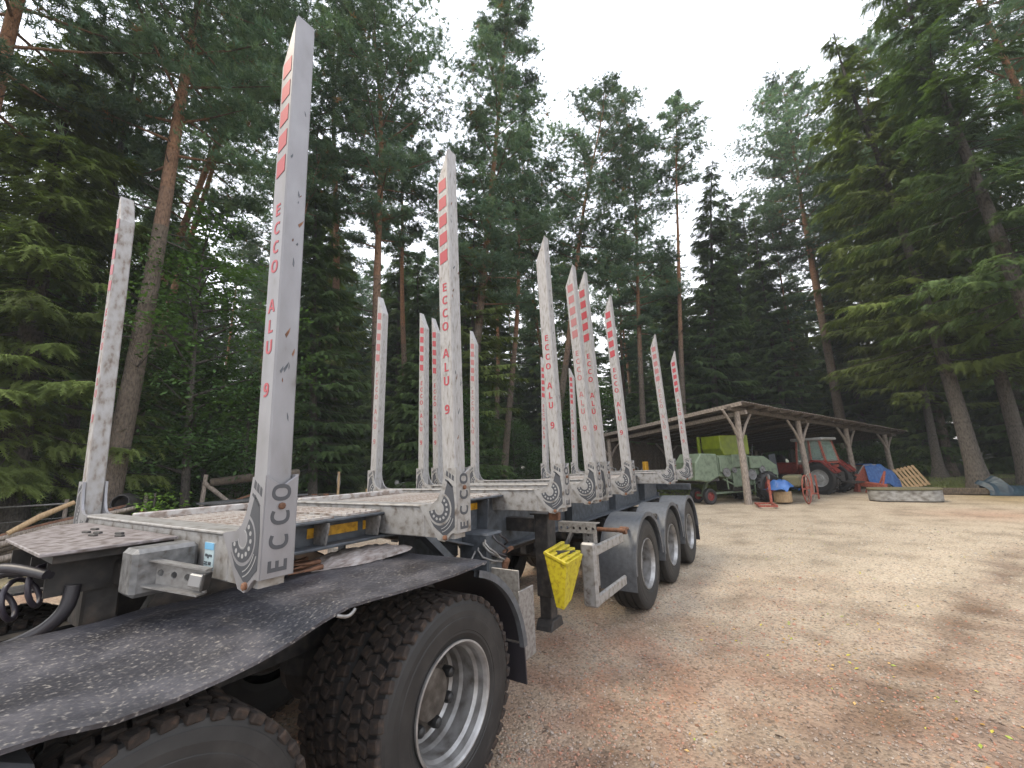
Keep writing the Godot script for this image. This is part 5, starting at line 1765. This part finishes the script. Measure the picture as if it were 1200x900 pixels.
	for k in 7:
		b = B.new()
		b.box(lean * Vector3(-.50 + k * .165, .55, .05), Vector3(.11, 1.1, .022), lean, .003)
		obj("slat", b, M.fresh_timber, t)
	for k in 3:
		b = B.new()
		b.box(lean * Vector3(0, .1 + k * .45, -.01), Vector3(1.1, .10, .09), lean, .004)
		obj("bearer", b, M.fresh_timber, t)
	t = thing("trough", "long pale concrete trough with rounded ends and a mossy top on the gravel", "trough", Vector3(6.05, 0, -19.75), -.02)
	t.scale = Vector3(.84, .86, .84)
	var ol := P(arc_pts(.65, 0, .55, -90, 90, 9) + arc_pts(-.65, 0, .55, 90, 270, 9))
	b = B.new()
	b.prism(ol, .03, .46, XZ, .025)
	obj("trough_wall", b, M.concrete, t)
	b = B.new()
	var o2 := Geometry2D.offset_polygon(ol, .03)[0]
	b.prism(o2, .462, .54, XZ, .02)
	obj("mossy_lid", b, M.moss, t)
	b = B.new()
	b.prism(Geometry2D.offset_polygon(ol, -.02)[0], -.02, .028, XZ)
	obj("trough_base", b, M.black_steel, t)
	b = B.new()
	b.box(Vector3(8.2, .14, -22.7), Vector3(1.9, .24, .26), Basis(Vector3.UP, -.1), .02)
	var sl := obj("railway_sleeper", b, M.dark_timber)
	tag(sl, "old brown railway sleeper between the trough and the teal tarpaulin", "sleeper")
	b = B.new()
	sag_cloth(b, 30, 12, func(u: float, v: float) -> Vector3:
		var x := lerpf(8.75, 12.6, u)
		var z := lerpf(-23.6, -22.2, v)
		var hgt := .34 * sin(PI * v) * (1.0 - .35 * u) + .40 * exp(-pow((u - .10) / .09, 2.0)) * sin(PI * v) * (.7 + .3 * sin(u * 60.0))
		return Vector3(x + .12 * sin(v * 9.0 + u * 4.0), .015 + hgt + .025 * sin(u * 33.0 + v * 7.0) * sin(PI * v), z))
	var tp := obj("tarpaulin_heap", b, M.tarp_teal)
	tag(tp, "dark teal tarpaulin heaped over a low pile at the foot of the grey spruce", "tarpaulin")
	t = thing("water_container", "white water container standing under the trees at the right border", "container", Vector3(11.35, 0, -26.4), .2)
	b = B.new()
	b.box(Vector3(.3, .62, 0), Vector3(1.0, .95, 1.0), Basis(), .08)
	obj("tank", b, M.cab_white, t)
	for k in 5:
		b = B.new()
		b.box(Vector3(-.15 + k * .22, .60, .53), Vector3(.025, 1.0, .025))
		obj("cage_bar", b, M.galvanised, t)
	b = B.new()
	b.box(Vector3(.3, .07, 0), Vector3(1.1, .12, 1.05))
	obj("skid", b, M.dark_timber, t)

# ---------------------------------------------------------------- clutter behind the trailer's far side
func build_left_clutter() -> void:
	var g := RandomNumberGenerator.new()
	g.seed = 55
	var notes := ["topmost bleached pole of the wooden pole pile, pointing up to the right", "brown peeled pole lying second from the top of the pole pile", "reddish bark-covered pole in the middle of the pole pile"]
	for k in 11:
		var b := B.new()
		var y := .12 + .14 * int(k / 1.6) if k > 2 else 1.12 - k * .10
		var a := Vector3(-10.75 - g.randf() * .5, y * .55, -.55 + g.randf_range(-.1, .4))
		var e := Vector3(-11.0 - g.randf() * .6, y + .12, -3.1 + g.randf_range(-.3, .3))
		if k == 0:
			a = Vector3(-10.75, .80, -1.0)
			e = Vector3(-10.95, 1.33, -1.95)
		b.tube([a, a.lerp(e, .5) + Vector3(0, .02, .03), e], [.075 if k else .05, .065, .05], 9)
		var o := obj("wooden_pole", b, [M.fresh_timber, M.rusty_steel, M.dark_timber][k % 3] if k < 3 else [M.grey_timber, M.dark_timber][k % 2])
		tag(o, notes[k] if k < 3 else "weathered pole low in the wooden pole pile by the coupling plate", "pole", "poles of the wooden pole pile")
	var t := thing("wire_fence", "low fence with one white rail behind the wooden pole pile", "fence", Vector3(-13.0, 0, -1))
	for k in 4:
		var b := B.new()
		b.tube([Vector3(.05 * k, -.2, 2.0 - k * 1.6), Vector3(.05 * k, 1.35, 2.0 - k * 1.6)], [.05, .045], 8)
		obj("post", b, M.grey_timber, t)
	var b := B.new()
	b.tube([Vector3(0, 1.28, 2.2), Vector3(.15, 1.24, -1.6)], [.025], 8)
	obj("rail", b, M.galvanised, t)
	for y in [.5, .9]:
		b = B.new()
		b.tube([Vector3(.05, y, 2.2), Vector3(.2, y, -2.9)], [.008], 4)
		obj("wire", b, M.galvanised, t)
	t = thing("concrete_mixer", "small concrete mixer with dark open drum and red legs beside the far front stake", "mixer", Vector3(-11.6, 0, -3.05), .9)
	b = B.new()
	b.lathe([Vector2(.05, -.30), Vector2(.26, -.26), Vector2(.31, -.05), Vector2(.29, .12), Vector2(.19, .34), Vector2(.17, .34), Vector2(.27, .11), Vector2(.28, -.05), Vector2(.0, -.22)], Transform3D(Basis(Vector3.BACK, Vector3.UP, Vector3.LEFT).rotated(Vector3.RIGHT, -.30), Vector3(0, 1.14, 0)), 22)
	obj("mixer_drum", b, M.black_steel, t)
	for s in [-1.0, 1.0]:
		b = B.new()
		b.bar(Vector3(.34 * s, .98, 0), Vector3(.42 * s, 0, .35), .07, .07)
		b.bar(Vector3(.34 * s, .98, 0), Vector3(.42 * s, 0, -.35), .07, .07)
		obj("leg", b, M.rust_red, t)
	b = B.new()
	b.bar(Vector3(-.40, .80, 0), Vector3(.40, .80, 0), .08, .08)
	b.bar(Vector3(-.42, .12, .3), Vector3(.42, .12, .3), .05, .05)
	obj("cradle", b, M.rust_red, t)
	plant("seedling", "young_shrub", -11.2, -3.5, 1.42, Vector2.ZERO, "bright green young shoot beside the concrete mixer", "shrub")
	# grey pipes, timber stack with trestle
	for k in 5:
		b = B.new()
		var y := .72 + (k % 2) * .06
		b.tube([Vector3(-11.6 + k * .05, y, -3.55), Vector3(-11.7 + k * .12, y - .02, -4.9 - k * .1)], [.045], 9)
		var o := obj("grey_pipe", b, M.grey_steel)
		tag(o, "grey plastic pipe in the bundle behind the young green shoot", "pipe", "grey pipes stacked left of the timber stack")
	t = thing("pipe_stand", "low dark stand carrying the bundle of grey pipes", "stand", Vector3(-11.6, 0, -4.2))
	b = B.new()
	for z in [-.4, .3]: b.box(Vector3(0, .33, z), Vector3(.7, .68, .12), Basis(), .01)
	obj("bearer", b, M.dark_timber, t)
	var boards := ["upper blue-grey board of the timber stack behind the front stake", "second board down in the timber stack behind the front stake", "third board down in the timber stack, edge bleached", "lowest visible board of the timber stack behind the front stake"]
	for k in 4:
		b = B.new()
		b.box(Vector3(-11.6, 1.03 - k * .10, -6.3), Vector3(.9, .055, 3.3 - .2 * k), Basis(Vector3.UP, .28 + .02 * k), .006)
		var o := obj("stacked_board", b, [M.grey_steel, M.galvanised, M.grey_timber, M.dark_timber][k])
		tag(o, boards[k], "board", "boards of the timber stack")
	for k in 3:
		b = B.new()
		b.box(Vector3(-11.25 - .35 * k, .33, -5.2 - k * 1.0), Vector3(.9, .64, .16), Basis(Vector3.UP, .28), .01)
		var o := obj("timber_bearer", b, M.dark_timber)
		tag(o, "dark squared bearer block under the timber stack", "bearer", "bearers under the timber stack")
	t = thing("trestle", "crossed wooden trestle posts holding up a log over the timber stack", "trestle", Vector3(-12.4, 0, -5.0))
	for q in [[Vector3(0, .0, .0), Vector3(.10, 1.85, -.05)], [Vector3(.12, 1.62, .0), Vector3(.30, .9, -.75)]]:
		b = B.new()
		b.tube([q[0], q[1]], [.07, .06], 9)
		obj("leg", b, M.grey_timber, t)
	b = B.new()
	b.tube([Vector3(-12.25, 1.60, -5.15), Vector3(-11.95, 1.70, -6.2), Vector3(-11.6, 1.78, -7.6)], [.12, .14, .15], 12)
	var lg := obj("bark_log", b, M.dark_timber)
	tag(lg, "dark bark-covered log resting level across the trestle", "log")
	b = B.new()
	b.bar(Vector3(-11.9, .95, -5.5), Vector3(-11.2, 1.55, -7.2), .10, .06, Vector3.UP, .005)
	var ob := obj("squared_beam", b, M.rusty_steel)
	tag(ob, "orange-brown squared beam slanting up over the timber stack", "beam")
	# right of the front stake: crate, marker posts, green box with pale bundle
	t = thing("wooden_crate", "brown wooden crate lying behind the far side of the trailer", "crate", Vector3(-11.9, 0, -8.5), .5)
	for k in 6:
		b = B.new()
		b.box(Vector3(-.55 + k * .22, .72, .34), Vector3(.20, .62, .03), Basis(), .004)
		obj("slat", b, M.rusty_steel if k % 2 else M.dark_timber, t)
	b = B.new()
	b.box(Vector3(0, .5, 0), Vector3(1.25, 1.0, .6), Basis(), .01)
	obj("crate_body", b, M.dark_timber, t)
	t = thing("marker_post", "yellow-green stake with a loop of wire hung on its top", "post", Vector3(-11.0, 0, -8.75))
	b = B.new()
	b.tube([Vector3(0, -.2, 0), Vector3(.03, 1.78, 0)], [.05, .045], 8)
	obj("stake", b, M.fresh_timber, t)
	b = B.new()
	var ring := []
	for i in 25:
		var a := TAU * i / 24.0
		ring.append(Vector3(.03 + .30 * cos(a) * .7, 1.45 + .26 * sin(a), .30 * cos(a) * .7))
	b.tube(ring, [.012], 5, false)
	obj("wire_loop", b, M.galvanised, t)
	b = B.new()
	b.tube([Vector3(-10.2, -.2, -9.4), Vector3(-10.2, 1.13, -9.4)], [.06, .055], 8)
	var yp := obj("short_post", b, M.fresh_timber)
	tag(yp, "short pale yellow post behind the third far stake", "post")
	t = thing("storage_box", "green storage box standing at the wood's edge behind the far stakes", "box", Vector3(-11.6, 0, -12.3), .7)
	b = B.new()
	b.box(Vector3(0, .45, 0), Vector3(1.5, .9, .8), Basis(), .03)
	obj("box_body", b, M.pale_green, t)
	b = B.new()
	b.box(Vector3(0, .93, 0), Vector3(1.56, .07, .86), Basis(), .02)
	obj("lid", b, M.pale_green, t)
	b = B.new()
	b.blob(Vector3(-11.5, 1.09, -12.3), Vector3(.34, .12, .22), 7, 12, .12, g)
	b.blob(Vector3(-11.72, 1.20, -12.15), Vector3(.12, .12, .10), 5, 8, .1, g)
	var sk := obj("plastic_bag", b, M.cab_white)
	tag(sk, "crumpled white plastic bag lying on the green storage box", "bag")
	# boards and rails lying behind the decks
	b = B.new()
	b.box(Vector3(-11.4, .95, -7.9), Vector3(.30, .05, 1.8), Basis(Vector3.UP, .6), .005)
	var pb := obj("loose_plank", b, M.bleached_wood)
	tag(pb, "bleached plank lying on the brown crate", "plank")
